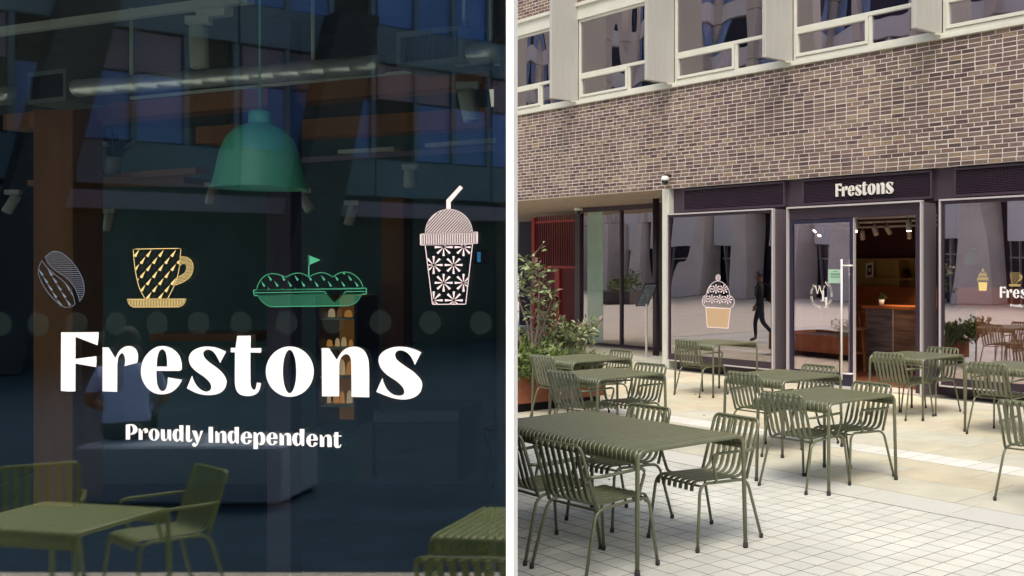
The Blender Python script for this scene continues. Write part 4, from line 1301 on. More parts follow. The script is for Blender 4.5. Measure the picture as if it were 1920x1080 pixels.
for i, (v_, y0) in enumerate(((0.9, 410), (1.7, 418), (2.6, 427))):
    z = Z(1655, y0, v_)
    b = MB(); fbox(b, U(1480, v_), U(1730, v_) + .5, v_ - .018, v_ + .018, z, z + .035)
    o = b.build('lighting_track', M['lampwhite'], None, label=['lighting track nearest the doorway inside the cafe', 'middle lighting track inside the cafe', 'lighting track deepest inside the cafe'][i]); tag(o, None, 'lighting track')
for (px, py, v_, d, lit, lab) in ((1606, 417, .9, (-.25, -.55, -.8), True, 'lit white spotlight at the top left of the open doorway'),
                                 (1640, 421, 1.7, (.3, .3, -1), False, 'unlit spotlight second from left in the open doorway'),
                                 (1664, 425, 1.7, (.55, .62, -.8), True, 'lit slanting spotlight in the middle of the open doorway'),
                                 (1704, 412, .9, (0, -.1, -1), True, 'lit upright spotlight at the top right of the open doorway'),
                                 (1617, 430, 2.6, (.1, .3, -1), False, 'dim spotlight behind the lit one at the left of the doorway'),
                                 (1705, 432, 2.6, (.1, .3, -1), False, 'dim spotlight behind the lit one at the right of the doorway'),
                                 (1541, 430, 1.7, (-.4, -.5, -.8), True, 'lit spotlight seen through the door glass, right one of two'),
                                 (1535, 422, .9, (-.6, -.4, -.6), True, 'lit spotlight seen through the door glass, left one of two')):
    z = Z(1655, {.9: 410, 1.7: 418, 2.6: 427}[v_], v_)
    p = F(U(px, v_), v_, z)
    spot_head('track_spotlight', p, d, M['lampwhite'], lab, 'white track spotlights in the cafe', lit)
# green pendants in the cafe and the wing
M['pend'] = mat('green_enamel', (0.14, 0.62, 0.40), 0.32, var=0.05)
M['pend_in'] = mat('green_enamel_inner', (0.10, 0.34, 0.18), 0.6)
def pendant(loc, s, drop, label):
    """bell shade; loc = centre of the rim"""
    t = empty('pendant_lamp', loc, label, 'lamp', 'green bell pendant lamps')
    b = MB()
    pr = [(1.0, 0), (.985, .05), (.93, .22), (.885, .42), (.85, .62), (.79, .88), (.68, 1.14), (.52, 1.32), (.34, 1.42), (.22, 1.45)]
    inn = [(r - .03, z - .01) for r, z in pr[::-1]]
    pr = [(r * s, z * s) for r, z in pr]; inn = [(max(.02, r) * s, max(0.0, z) * s) for r, z in inn]
    prof = pr + inn
    n = 48; vs = []; fs = []
    for r, z in prof:
        for j in range(n): vs.append((r * cos(2 * pi * j / n), r * sin(2 * pi * j / n), z))
    for i in range(len(prof) - 1):
        for j in range(n): fs.append((i * n + j, i * n + (j + 1) % n, (i + 1) * n + (j + 1) % n, (i + 1) * n + j))
    i = len(prof) - 1
    for j in range(n): fs.append((i * n + j, i * n + (j + 1) % n, (j + 1) % n, j))
    b.add(vs, fs, True); b.build('shade', M['pend'], t)
    b = MB(); b.lathe([(.23 * s, 1.45 * s), (.235 * s, 1.47 * s), (.225 * s, 1.70 * s), (.18 * s, 1.74 * s), (.05 * s, 1.75 * s)], n=24); b.build('cap', M['pend'], t)
    b = MB(); b.tube([(0, 0, 1.75 * s), (0, 0, 1.75 * s + drop)], .022 * s, 8); b.build('cord', M['pend'], t)
for px, py, v_, lab in ((1325, 497, 1.4, 'green pendant lamp behind the left of the cupcake window'), (1426, 497, 1.4, 'green pendant lamp behind the right edge of the cupcake window'), (1825, 496, 1.4, 'green pendant lamp behind the right hand cafe window')):
    p = at_v(px, py, v_); pendant(p, .145, 3.0 - p[2] - .25, lab)
# red reflection in the cupcake window, put in as a panel behind the glass
b = MB(); q0 = U(1395, 2.4); q1 = U(1432, 2.4)
fbox(b, q0, q1, 2.4, 2.45, Z(1410, 478, 2.4), 2.98); o = b.build('red_reflection', mat('reflection_red', (0.22, 0.03, 0.025), .9), None, label='dark red panel put in for a red reflection in the cupcake window'); tag(o, None, 'panel')

# ------------------------------------------------------------------ inside the near wing
M['w_wall'] = mat('wing_wall', (0.12, 0.23, 0.24), 0.8, var=0.25, scale=1.2)
M['w_ceil'] = mat('wing_ceiling', (0.10, 0.11, 0.10), 0.9, var=.2)
M['w_floor'] = mat('wing_floor', (0.025, 0.05, 0.085), 0.7, var=.2)
M['w_wood'] = mat('wing_timber', (0.34, 0.14, 0.045), 0.6, rgb2=(0.46, 0.20, 0.075), scale=5, stretch=(1, 1, .2))
M['duct'] = mat('galvanised_duct', (0.85, 0.90, 0.88), 0.30, metal=0.55, var=.1, scale=5)
M['w_white'] = mat('pale_fitting', (0.72, 0.78, 0.70), 0.5)
def wedge(z0, z1, inset=0.0):
    b = MB(); x = lambda y: k0 * y - .145
    b.hexa([(xl + .01, DP + .1, z0), (x(DP + .1), DP + .1, z0), (x(9.0), 9.0, z0), (xl + .01, 9.0, z0), (xl + .01, DP + .1, z1), (x(DP + .1), DP + .1, z1), (x(9.0), 9.0, z1), (xl + .01, 9.0, z1)])
    return b
struct('wing_floor', wedge(-.02, .02), M['w_floor'])
struct('wing_ceiling', wedge(3.02, 3.1), M['w_ceil'])
b = MB(); b.box(xl - .02, -2.27, 9.01, 9.2, 0, 3.2); struct('wing_wall', b, M['w_wall'])
def lathx(a, b_, r, n=20): pass
ex, ey = .931, -.363
def along(px, py, Y, s):
    """point seen at px,py at depth Y, moved s metres along the ceiling services"""
    p = ray(px, py, Y); return Vector((p.x + ex * s, p.y + ey * s, p.z))
# spiral duct with ribs
a0 = along(720, 122, 4.25, 0); a1 = along(720, 122, 4.25, -2.0)
def duct(p0, p1, r, label):
    p0, p1 = Vector(p0), Vector(p1); L = (p1 - p0).length; d = (p1 - p0) / L
    t = empty('air_duct', (0, 0, 0), label, 'duct', 'silver spiral air ducts')
    n = int(L / .13); path = []; scl = []
    for i in range(n):
        for f_, s_ in ((0, 1), (.86, 1), (.90, 1.035), (.96, 1.035)):
            path.append(p0 + d * L * (i + f_) / n); scl.append(s_)
    b = MB(); b.tube(path, r, 20, up=(0, 0, 1), scales=scl); b.build('pipe', M['duct'], t)
    for q in (.2, .8):
        c = p0 + d * L * q; b = MB(); b.tube([c + Vector((0, 0, r)), (c.x, c.y, 3.02)], .008, 6); b.build('hanger', M['w_white'], t)
duct(along(714, 121, 4.3, 0), along(150, 165, 4.95, -.02), .040, 'silver spiral duct crossing behind the green lamp')
duct(along(938, 96, 4.05, 0), along(862, 104, 4.12, -.02), .042, 'short silver duct at the upper right of the near window')
duct(along(22, 178, 5.05, 0), along(-120, 190, 5.3, -.05), .044, 'silver duct end at the left edge of the near window')
M['grille_grey'] = mat('grille_grey', (.20, .26, .25), .5)
def grille(px0, px1, py0, py1, Y, label):
    c = ray((px0 + px1) / 2, (py0 + py1) / 2, Y); w = (px1 - px0) / FPX * Y; h = (py1 - py0) / FPX * Y
    t = empty('air_grille', c, label, 'vent', 'black air grilles on the ducts')
    fn = lambda x, y, z: (ex * x - ey * y, ey * x + ex * y, z + .02 * x)
    b = MB()
    b.box(-w / 2, w / 2, .03, .20, -h / 2, h / 2, fn)
    b.box(-w / 2, w / 2, 0, .03, h / 2 - .02, h / 2, fn); b.box(-w / 2, w / 2, 0, .03, -h / 2, -h / 2 + .02, fn); b.box(-w / 2, -w / 2 + .02, 0, .03, -h / 2 + .0201, h / 2 - .0201, fn); b.box(w / 2 - .02, w / 2, 0, .03, -h / 2 + .0201, h / 2 - .0201, fn)
    b.build('housing', M['grille_grey'], t)
    n = 17
    for i in range(n):
        x = -w / 2 + .03 + (w - .06) * (i + .5) / n; b = MB(); b.box(x - .004, x + .004, .004, .025, -h / 2 + .021, h / 2 - .021, fn); b.build('slat', M['wing_metal'], t)
grille(728, 880, 54, 122, 4.1, 'black slatted air grille at the upper right of the near window')
grille(34, 140, 132, 192, 5.0, 'slatted air grille at the upper left of the near window')
def beam(p0, p1, w, d, m, name, label, cat):
    b = MB(); b.bar(p0, p1, w, d); o = b.build(name, m, None, label=label); tag(o, None, cat); return o
beam(along(930, 143, 4.7, 0), along(120, 225, 5.8, -.4), .12, .085, M['w_wood'], 'timber_beam', 'upper brown timber beam below the duct in the near window', 'beam')
beam(along(930, 222, 5.4, 0), along(480, 250, 6.2, -.4), .12, .10, M['w_wood'], 'timber_beam', 'lower brown timber beam behind the white spotlight', 'beam')
beam(along(380, 320, 6.8, 0), along(120, 342, 7.4, -.3), .1, .04, M['w_wood'], 'timber_beam', 'thin brown beam left of the green lamp', 'beam')
beam(along(940, 119, 4.4, 0), along(300, 180, 5.3, -.2), .02, .013, M['w_white'], 'conduit', 'thin pale conduit under the silver duct', 'pipe')
beam(along(935, 277, 6.0, 0), along(540, 303, 6.6, -.2), .03, .03, mat('mauve_pipe', (.30, .26, .36), .5), 'conduit', 'mauve conduit crossing above the iced drink drawing', 'pipe')
beam(along(470, -3, 3.9, 0), along(-40, 66, 4.9, -.3), .03, .035, M['w_white'], 'lighting_track', 'pale lighting track across the top left of the near window', 'lighting track')
for (x0, y0, x1, y1, Y, lab) in ((640, 285, 745, 279, 6.5, 'pale tube light left of the small white spotlight'), (803, 273, 935, 263, 6.2, 'pale tube light at the right of the near window')):
    beam(ray(x1, y1, Y), ray(x0, y0, Y + .4), .05, .024, M['w_white'], 'tube_light', lab, 'tube light')
# spotlights in the wing
def wing_spot(px, py, Y, r, L, d, lab, stem=.07):
    p = ray(px, py, Y)
    spot_head('track_spotlight', p, d, M['w_white'], lab, 'pale spotlights behind the near window', False, r, L, stem)
wing_spot(373, 46, 4.05, .033, .155, (.06, -.05, -1), 'large pale spotlight hanging at the top of the near window', .065)
b = MB(); q = ray(402, 24, 4.05); b.bar((q.x - .07, q.y + .03, q.z), (q.x + .07, q.y - .03, q.z), .04, .035); o = b.build('track_adapter', M['w_white'], None, label='pale adapter box on the track above the large spotlight'); tag(o, None, 'track adapter')
wing_spot(878, 168, 4.5, .038, .13, (.22, -.05, -1), 'white spotlight at the upper right of the near window', .05)
wing_spot(187, 275, 6.4, .033, .13, (0, -.05, -1), 'small spotlight above the coffee cup drawing', .05)
wing_spot(572, 362, 6.8, .034, .12, (.5, -.1, -.8), 'small slanted spotlight below the right of the green lamp', .05)
wing_spot(660, 385, 6.8, .032, .12, (-.25, -.1, -1), 'small dim spotlight above the sandwich drawing', .05)
wing_spot(769, 318, 6.4, .036, .10, (0, -.1, -1), 'small pale spotlight left of the iced drink straw', .04)
wing_spot(25, 365, 6.6, .03, .12, (-.5, -.1, -.9), 'small spotlight at the left edge of the near window', .04)
wing_spot(205, 400, 7.2, .03, .12, (-.1, -.1, -1), 'faint spotlight left of the coffee cup drawing', .04)
wing_spot(398, 350, 7.2, .03, .12, (-.2, -.1, -1), 'faint spotlight at the left of the green lamp rim', .04)
# the big green pendant
Yp = 3.35
pc = ray(487, 354, Yp)
pendant(pc, 84 / FPX * Yp, 1.0, 'large green bell pendant lamp hanging in the near window')
# timber and steel posts, shelves, counters in the wing
def wbox(px0, px1, py0, py1, Y, dep, m, name, label, cat, full=False):
    p = ray(px0, py1, Y); q = ray(px1, py0, Y)
    b = MB(); b.box(p.x, q.x, Y, Y + dep, 0.021 if full else p.z, 3.015 if full else q.z); o = b.build(name, m, None, bevel=.004, label=label); tag(o, None, cat); return o
wbox(62, 136, 205, 950, 5.4, .25, M['w_wood'], 'timber_post', 'brown timber post behind the left end of the lettering', 'post', False)
M['mauve'] = mat('mauve_column', (0.105, 0.085, 0.13), .5)
wbox(500, 545, 0, 1000, 5.0, .12, M['mauve'], 'steel_column', 'mauve steel column behind the green pendant lamp', 'column', True)
wbox(715, 757, 370, 900, 8.0, .2, M['w_wood'], 'timber_post', 'brown timber post behind the right end of the lettering', 'post')
wbox(672, 698, 560, 900, 8.2, .1, mat('sage_panel', (.16, .19, .14), .7), 'sage_panel', 'narrow sage green panel right of the lit display', 'panel')
wbox(700, 860, 770, 792, 6.4, .5, mat('teal_slab', (.10, .19, .20), .5), 'counter_slab', 'teal counter edge below the end of the lettering', 'counter')
wbox(705, 860, 793, 905, 6.6, .4, mat('dark_teal', (.03, .055, .06), .6), 'counter_base', 'dark teal counter base below the teal edge', 'counter')
wbox(140, 345, 330, 343, 7.0, .35, M['w_wood'], 'wall_board', 'brown shelf board left of the coffee cup drawing', 'shelf')
wbox(280, 480, 625, 640, 7.4, .35, M['w_wood'], 'wall_board', 'brown shelf board behind the middle of the lettering', 'shelf')
p = ray(185, 330, 7.1)
pot_plant((p.x, p.y + .15, p.z), .14, .06, 'white potted plant on the brown board in the near window', M['leaf_dark'], M['w_white'], 26)
# lit display cabinet
dc = empty('display_cabinet', ray(630, 900, 7.6), 'glowing amber display cabinet behind the letters of the near window', 'cabinet')
def cb(x0, x1, y0, y1, d0, d1, m, nm, bev=0):
    p = ray(x0, y1, 7.6); q = ray(x1, y0, 7.6); b = MB(); b.box(p.x, q.x, 7.6 + d0, 7.6 + d1, p.z, q.z); local(b, dc).build(nm, m, dc)
cb(592, 598, 555, 800, 0, .4, M['wing_metal'], 'side'); cb(664, 670, 555, 800, 0, .4, M['wing_metal'], 'side')
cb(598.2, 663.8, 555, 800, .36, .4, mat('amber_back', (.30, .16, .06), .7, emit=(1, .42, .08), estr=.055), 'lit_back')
for y in (596, 652, 706, 760): cb(598.2, 663.8, y, y + 4, .02, .35, M['w_white'], 'shelf')
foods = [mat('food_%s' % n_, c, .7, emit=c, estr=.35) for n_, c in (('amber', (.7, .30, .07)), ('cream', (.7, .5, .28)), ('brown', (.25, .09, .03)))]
for y in (596, 652, 706, 760):
    x = 601; fi = 0
    while x < 655:
        w = R.uniform(7, 16); h = R.uniform(14, 32)
        p = ray(x, y - .4, 7.75); q = ray(min(x + w, 662), y - h, 7.75)
        b = MB(); b.lathe([((q.x - p.x) / 2 * .9, 0), ((q.x - p.x) / 2, (q.z - p.z) * .3), ((q.x - p.x) / 2 * .8, (q.z - p.z) * .8), ((q.x - p.x) / 2 * .3, q.z - p.z)], ((p.x + q.x) / 2, 7.75, p.z), 10)
        fi += 1; fc = R.randrange(3); o = b.build('food_item', foods[fc], None, label='%s bake, %s from the left on the %s shelf of the glowing display cabinet' % (('amber', 'cream', 'brown')[fc], ('first', 'second', 'third', 'fourth', 'fifth', 'sixth')[fi - 1], {596: 'top', 652: 'second', 706: 'third', 760: 'bottom'}[y])); tag(o, None, 'food', 'goods in the glowing display cabinet')
        x += w + R.uniform(1, 5)
b = MB(); p = ray(900, 482, 7.5); b.box(p.x - .05, p.x + .05, 7.5, 7.53, p.z - .05, p.z + .05)
o = b.build('till_screen', M['wing_metal'], None, label='small till screen with a blue light right of the iced drink drawing'); tag(o, None, 'screen')
b = MB(); b.box(p.x - .018, p.x + .005, 7.494, 7.499, p.z - .035, p.z + .035); b.build('blue_light', mat('blue_led', (.05, .3, .8), .5, emit=(.1, .5, 1), estr=.22), o)

# ------------------------------------------------------------------ what the near window mirrors: furniture, bench, sitter behind the viewer's left
def mir(x, y): return (x, 2 * DP - y)
M['olive_sun'] = mat('sunlit_olive', (0.23, 0.285, 0.07), 0.4, spec=.6)  # the same olive lightened, sunlight on the mirrored furniture put into its colour
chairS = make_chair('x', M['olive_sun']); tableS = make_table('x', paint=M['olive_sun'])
def put_m(proto, x, y, ang, label, group, sx=None):
    """placed by its mirror image: position and facing (angle of local +y from +Y, clockwise positive towards +X) as seen in the glass"""
    X, Y = mir(x, y)
    dx, dy = sin(ang), -cos(ang)
    o = put(proto, X, Y, atan2(-dx, dy), label, group)
    if sx: o.scale = sx
    return o
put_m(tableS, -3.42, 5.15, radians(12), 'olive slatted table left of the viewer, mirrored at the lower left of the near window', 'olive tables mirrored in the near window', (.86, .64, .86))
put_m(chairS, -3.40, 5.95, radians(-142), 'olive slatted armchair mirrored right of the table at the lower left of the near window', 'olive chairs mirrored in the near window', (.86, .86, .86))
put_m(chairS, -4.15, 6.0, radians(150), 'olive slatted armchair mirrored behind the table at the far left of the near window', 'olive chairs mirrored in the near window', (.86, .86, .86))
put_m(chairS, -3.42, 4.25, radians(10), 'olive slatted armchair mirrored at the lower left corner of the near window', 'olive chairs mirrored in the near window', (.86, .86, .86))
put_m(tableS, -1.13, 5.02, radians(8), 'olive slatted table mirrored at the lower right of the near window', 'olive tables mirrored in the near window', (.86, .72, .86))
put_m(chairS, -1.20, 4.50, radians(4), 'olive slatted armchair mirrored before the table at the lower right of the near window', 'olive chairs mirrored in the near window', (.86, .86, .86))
bx0, bx1 = ray(140, 0, 8.3).x, ray(525, 0, 8.3).x
b = MB(); b.box(bx0, bx1, mir(0, 9.0)[1], mir(0, 8.3)[1], 0, .45)
o = b.build('concrete_bench', mat('bench_concrete', (.27, .34, .42), .8, var=.1, scale=6, bump=.3), None, bevel=.02, label='pale concrete block bench with a person sitting on it, mirrored in the near window'); tag(o, None, 'bench')

# ------------------------------------------------------------------ people
def person(name, joints, bones, mats_, pickf, sub=2):
    me = bpy.data.meshes.new(name)
    names = list(joints); idx = {n_: i for i, n_ in enumerate(names)}
    me.from_pydata([joints[n_][0] for n_ in names], [(idx[a], idx[b_]) for a, b_ in bones], [])
    ob = bpy.data.objects.new(name, me); col.objects.link(ob)
    sk = ob.modifiers.new('skin', 'SKIN'); sk.use_smooth_shade = True
    for i, n_ in enumerate(names):
        r = joints[n_][1]; r = r if isinstance(r, tuple) else (r, r)
        me.skin_vertices[0].data[i].radius = r
        me.skin_vertices[0].data[i].use_root = (n_ == 'pelvis')
    ss = ob.modifiers.new('sub', 'SUBSURF'); ss.levels = sub; ss.render_levels = sub
    out = bpy.data.meshes.new_from_object(ob.evaluated_get(bpy.context.evaluated_depsgraph_get()))
    bpy.data.objects.remove(ob); bpy.data.meshes.remove(me)
    out.materials.clear()
    for m in mats_: out.materials.append(m)
    for p in out.polygons: p.material_index = pickf(p.center); p.use_smooth = True
    return out
M['skin_d'] = mat('skin_brown', (0.20, 0.10, 0.06), .6); M['hair'] = mat('black_hair', (.012, .010, .010), .7)
M['tee'] = mat('pale_tee', (.42, .52, .84), .85, bump=.3, bscale=14); M['trous'] = mat('dark_trousers', (.015, .016, .022), .85)
M['jacket'] = mat('black_jacket', (.014, .013, .018), .8, bump=.3, bscale=12); M['jean'] = mat('navy_jeans', (.022, .026, .050), .85); M['shoe'] = mat('tan_boots', (.16, .10, .05), .7)
def head_bits(b, c, f, s):
    """nose, ears, brow, eyes and mouth around head centre c, facing f (unit), s = head height"""
    f = Vector(f); rt = Vector((f.y, -f.x, 0)); c = Vector(c); up = Vector((0, 0, 1))
    b.mi = 0
    b.add([c + f * s * .36 + up * s * .06, c + f * s * .52 - up * s * .10, c + f * s * .38 + rt * s * .07 - up * s * .12, c + f * s * .38 - rt * s * .07 - up * s * .12], [(0, 2, 1), (0, 1, 3), (1, 2, 3), (0, 3, 2)], True)
    for q in (-1, 1):
        b.lathe([(.02 * s, -.1 * s), (.05 * s, -.04 * s), (.055 * s, .05 * s), (.02 * s, .1 * s)], c + rt * (q * s * .36) - up * s * .02, 8)
    b.mi = 1
    for q in (-1, 1):
        b.lathe([(.01 * s, -.025 * s), (.04 * s, 0), (.01 * s, .025 * s)], c + f * s * .385 + rt * (q * s * .15) + up * s * .05, 8)
    b.lathe([(.02 * s, -.01 * s), (.09 * s, 0), (.02 * s, .01 * s)], c + f * s * .33 - up * s * .24, 8)
def hair_cap(c, f, s, m, parent):
    b = MB(); f = Vector(f); n1, n2 = 7, 16; vs = []; fs = []
    for i in range(n1):
        th = radians(100) * i / (n1 - 1)
        for j in range(n2):
            ph = 2 * pi * j / n2
            d = Vector((sin(th) * cos(ph), sin(th) * sin(ph), cos(th)))
            fr = max(0, d.dot(f)); lim = 1.0
            z = d.z if fr < .3 else max(d.z, .45 * fr + .15)
            k = 1 + .05 * sin(7 * ph + 5 * th)
            vs.append(Vector(c) + Vector((d.x * .40 * s, d.y * .40 * s, z * .53 * s)) * k)
    for i in range(n1 - 1):
        for j in range(n2): fs.append((i * n2 + j, (i + 1) * n2 + j, (i + 1) * n2 + (j + 1) % n2, i * n2 + (j + 1) % n2))
    b.add(vs, fs, True); return b.build('hair', m, parent)
def hand_bits(b, w, d, side, s=1.0):
    """palm, four bent fingers and a thumb at wrist w pointing along d; side = thumb direction"""
    d = Vector(d).normalized(); sd2 = Vector(side).normalized(); n = d.cross(sd2)
    w = Vector(w)
    b.sweep([w - d * .01, w + d * .03, w + d * .085 * s], [(.036 * cos(t * pi / 4), .015 * sin(t * pi / 4)) for t in range(8)], True, sd2)
    for i, L in enumerate((.068, .078, .072, .056)):
        o = w + d * .08 + sd2 * (.027 - i * .018)
        b.tube([o, o + d * L * .45, o + d * L * .8 + n * .016, o + d * L * .95 + n * .034], .008, 6, scales=[1, 1, .92, .7])
    o = w + d * .02 + sd2 * .028
    b.tube([o, o + sd2 * .022 + d * .03, o + sd2 * .022 + d * .058 + n * .01], .0095, 6, scales=[1, 1, .75])

# walking man (mirrored in the cupcake window)
def walker():
    x0, y0 = -8.68, 17.4
    # facing: appears walking left in the glass -> real direction is the mirror of (-1,0)
    nx, ny = VX, VY
    d = Vector((-1, -.05)); k = d.x * nx + d.y * ny
    f = Vector((d.x - 2 * k * nx, d.y - 2 * k * ny, 0)).normalized(); r = Vector((f.y, -f.x, 0))
    t = empty('person', (x0, y0, 0), 'man in black jacket and navy trousers walking with a backpack, mirrored in the cupcake window', 'person')
    P = lambda a, s, z: tuple(f * a + r * s + Vector((0, 0, z)))
    J = {'pelvis': (P(0, 0, .93), (.15, .105)), 'waist': (P(.01, 0, 1.08), (.14, .10)), 'chest': (P(.02, 0, 1.28), (.165, .115)), 'neckb': (P(.0, 0, 1.44), (.09, .075)), 'neck': (P(.02, 0, 1.50), .052), 'head': (P(.04, 0, 1.585), (.078, .092)), 'crown': (P(.03, 0, 1.67), (.068, .08)),
         'shL': (P(.0, -.17, 1.40), .065), 'elL': (P(-.06, -.215, 1.12), .046), 'wrL': (P(.08, -.20, .90), .030),
         'shR': (P(.0, .17, 1.40), .065), 'elR': (P(-.02, .22, 1.12), .046), 'wrR': (P(.12, .20, .92), .030),
         'hipL': (P(0, -.09, .88), .095), 'knL': (P(.12, -.09, .50), .062), 'anL': (P(.10, -.09, .10), .042), 'toL': (P(.26, -.09, .045), .036),
         'hipR': (P(0, .09, .88), .095), 'knR': (P(-.06, .09, .50), .062), 'anR': (P(-.34, .09, .18), .042), 'toR': (P(-.26, .09, .045), .034)}
    Bn = [('pelvis', 'waist'), ('waist', 'chest'), ('chest', 'neckb'), ('neckb', 'neck'), ('neck', 'head'), ('head', 'crown'), ('chest', 'shL'), ('shL', 'elL'), ('elL', 'wrL'), ('chest', 'shR'), ('shR', 'elR'), ('elR', 'wrR'),
          ('pelvis', 'hipL'), ('hipL', 'knL'), ('knL', 'anL'), ('anL', 'toL'), ('pelvis', 'hipR'), ('hipR', 'knR'), ('knR', 'anR'), ('anR', 'toR')]
    def pick(c):
        if c.z > 1.49: return 0
        if c.z > .90 or abs(Vector((c.x, c.y, 0)).dot(r)) > .165: return 1
        if c.z > .2: return 2
        return 3
    me = person('body', J, Bn, [M['skin_d'], M['jacket'], M['jean'], M['shoe']], pick, 3)
    link('body', me, None, t)
    b = MB(); head_bits(b, P(.045, 0, 1.60), f, .22)
    for s_, w_ in ((-1, P(.08, -.20, .90)), (1, P(.12, .20, .92))): b.mi = 0; hand_bits(b, w_, (f * .5 + Vector((0, 0, -1))), f)
    b.build('face_and_hands', [M['skin_d'], M['hair']], t)
    hair_cap(P(.03, 0, 1.63), f, .23, M['hair'], t)
    bp = empty('backpack', (x0, y0, 0), 'black backpack on the walking man mirrored in the cupcake window', 'backpack')
    b = MB()
    fn = lambda x, y, z: P(y, x, z)
    b.sweep([P(-.22, 0, .98), P(-.24, 0, 1.02), P(-.245, 0, 1.2), P(-.23, 0, 1.36), P(-.20, 0, 1.42)], [(.15 * cos(q * pi / 6), .11 * sin(q * pi / 6)) for q in range(12)], True, r, scales=[.85, 1, 1, .9, .6])
    b.build('bag', M['jacket'], bp)
    for s_ in (-1, 1):
        b = MB(); b.tube([P(-.17, s_ * .09, 1.40), P(-.02, s_ * .10, 1.48), P(.13, s_ * .11, 1.36), P(.13, s_ * .13, 1.15), P(-.12, s_ * .17, 1.02)], .014, 6); b.build('strap', M['trous'], bp)
walker()
# seated person in a white T-shirt with the back to the glass
def sitter():
    X = ray(212, 0, 8.45).x; Y = mir(0, 8.62)[1]
    t = empty('person', (X, Y, 0), 'person in a white T-shirt sitting on the concrete bench, mirrored in the near window', 'person')
    f = Vector((-.45, -.89, 0)).normalized(); r = Vector((f.y, -f.x, 0))
    P = lambda a, s, z: tuple(f * a + r * s + Vector((0, 0, z)))
    J = {'pelvis': (P(0, 0, .55), (.17, .115)), 'waist': (P(.03, 0, .70), (.155, .11)), 'chest': (P(.07, 0, .90), (.18, .12)), 'neckb': (P(.08, 0, 1.06), (.10, .08)), 'neck': (P(.10, 0, 1.11), .055), 'head': (P(.13, 0, 1.20), (.078, .092)), 'crown': (P(.12, 0, 1.285), (.068, .08)),
         'shL': (P(.07, -.18, 1.00), .068), 'elL': (P(.13, -.27, .76), .046), 'wrL': (P(.33, -.16, .66), .030),
         'shR': (P(.07, .18, 1.00), .068), 'elR': (P(.13, .27, .76), .046), 'wrR': (P(.33, .16, .66), .030),
         'hipL': (P(.04, -.10, .54), .10), 'knL': (P(.46, -.14, .53), .066), 'anL': (P(.48, -.14, .10), .043), 'toL': (P(.63, -.15, .045), .036),
         'hipR': (P(.04, .10, .54), .10), 'knR': (P(.46, .14, .53), .066), 'anR': (P(.48, .14, .10), .043), 'toR': (P(.63, .15, .045), .036)}
    Bn = [('pelvis', 'waist'), ('waist', 'chest'), ('chest', 'neckb'), ('neckb', 'neck'), ('neck', 'head'), ('head', 'crown'), ('chest', 'shL'), ('shL', 'elL'), ('elL', 'wrL'), ('chest', 'shR'), ('shR', 'elR'), ('elR', 'wrR'),
          ('pelvis', 'hipL'), ('hipL', 'knL'), ('knL', 'anL'), ('anL', 'toL'), ('pelvis', 'hipR'), ('hipR', 'knR'), ('knR', 'anR'), ('anR', 'toR')]
    def pick(c):
        s_ = abs(Vector((c.x, c.y, 0)).dot(r)); a_ = Vector((c.x, c.y, 0)).dot(f)
        if c.z > 1.10 or (s_ > .17 and c.z < .84 and c.z > .60): return 0
        if c.z > .60 and a_ < .3: return 1
        if c.z > .14: return 2
        return 3
    me = person('body', J, Bn, [M['skin_d'], M['tee'], M['trous'], M['shoe']], pick, 4)
    link('body', me, None, t)
    b = MB(); head_bits(b, P(.13, 0, 1.21), f, .22)
    for s_ in (-1, 1): b.mi = 0; hand_bits(b, P(.33, s_ * .16, .66), f * .8 + Vector((0, 0, -.35)), -r * s_)
    b.build('face_and_hands', [M['skin_d'], M['hair']], t)
    hair_cap(P(.12, 0, 1.24), f, .23, M['hair'], t)
sitter()

# ------------------------------------------------------------------ buildings across the plaza (seen mirrored)
opp_v = -33.0
def G(w, d, z=0.0): return F(w, opp_v - d, z)      # w along the opposite front, d away from the plaza
office = empty('office_block', G(-45, 0, 0), 'pale concrete office block with raked piers across the plaza, mirrored in the cafe windows', 'building')
M['concrete'] = mat('pale_concrete', (0.80, 0.71, 0.64), .85, var=.10, scale=.8, bump=.2, bscale=4)
M['white_panel'] = mat('white_panel', (0.88, 0.86, 0.88), .5)
M['sky_glass'] = mat('blue_glass', (0.24, 0.35, 0.62), .15, var=.3, scale=.4); M['dark_glass'] = mat('dark_glass', (0.018, 0.014, 0.026), .15)
def gbox(b, w0, w1, d0, d1, z0, z1): b.box(w0, w1, d0, d1, z0, z1, G)
wA, wB = -78.0, -14.0
b = MB(); gbox(b, wA, wB, 1.2, 12, 0, 21); local(b, office).build('wall', mat('office_core', (.045, .03, .055), .7), office)
pb, wb, bb, db, mb_ = MB(), MB(), MB(), MB(), MB()
w = wA + 1; k = 0
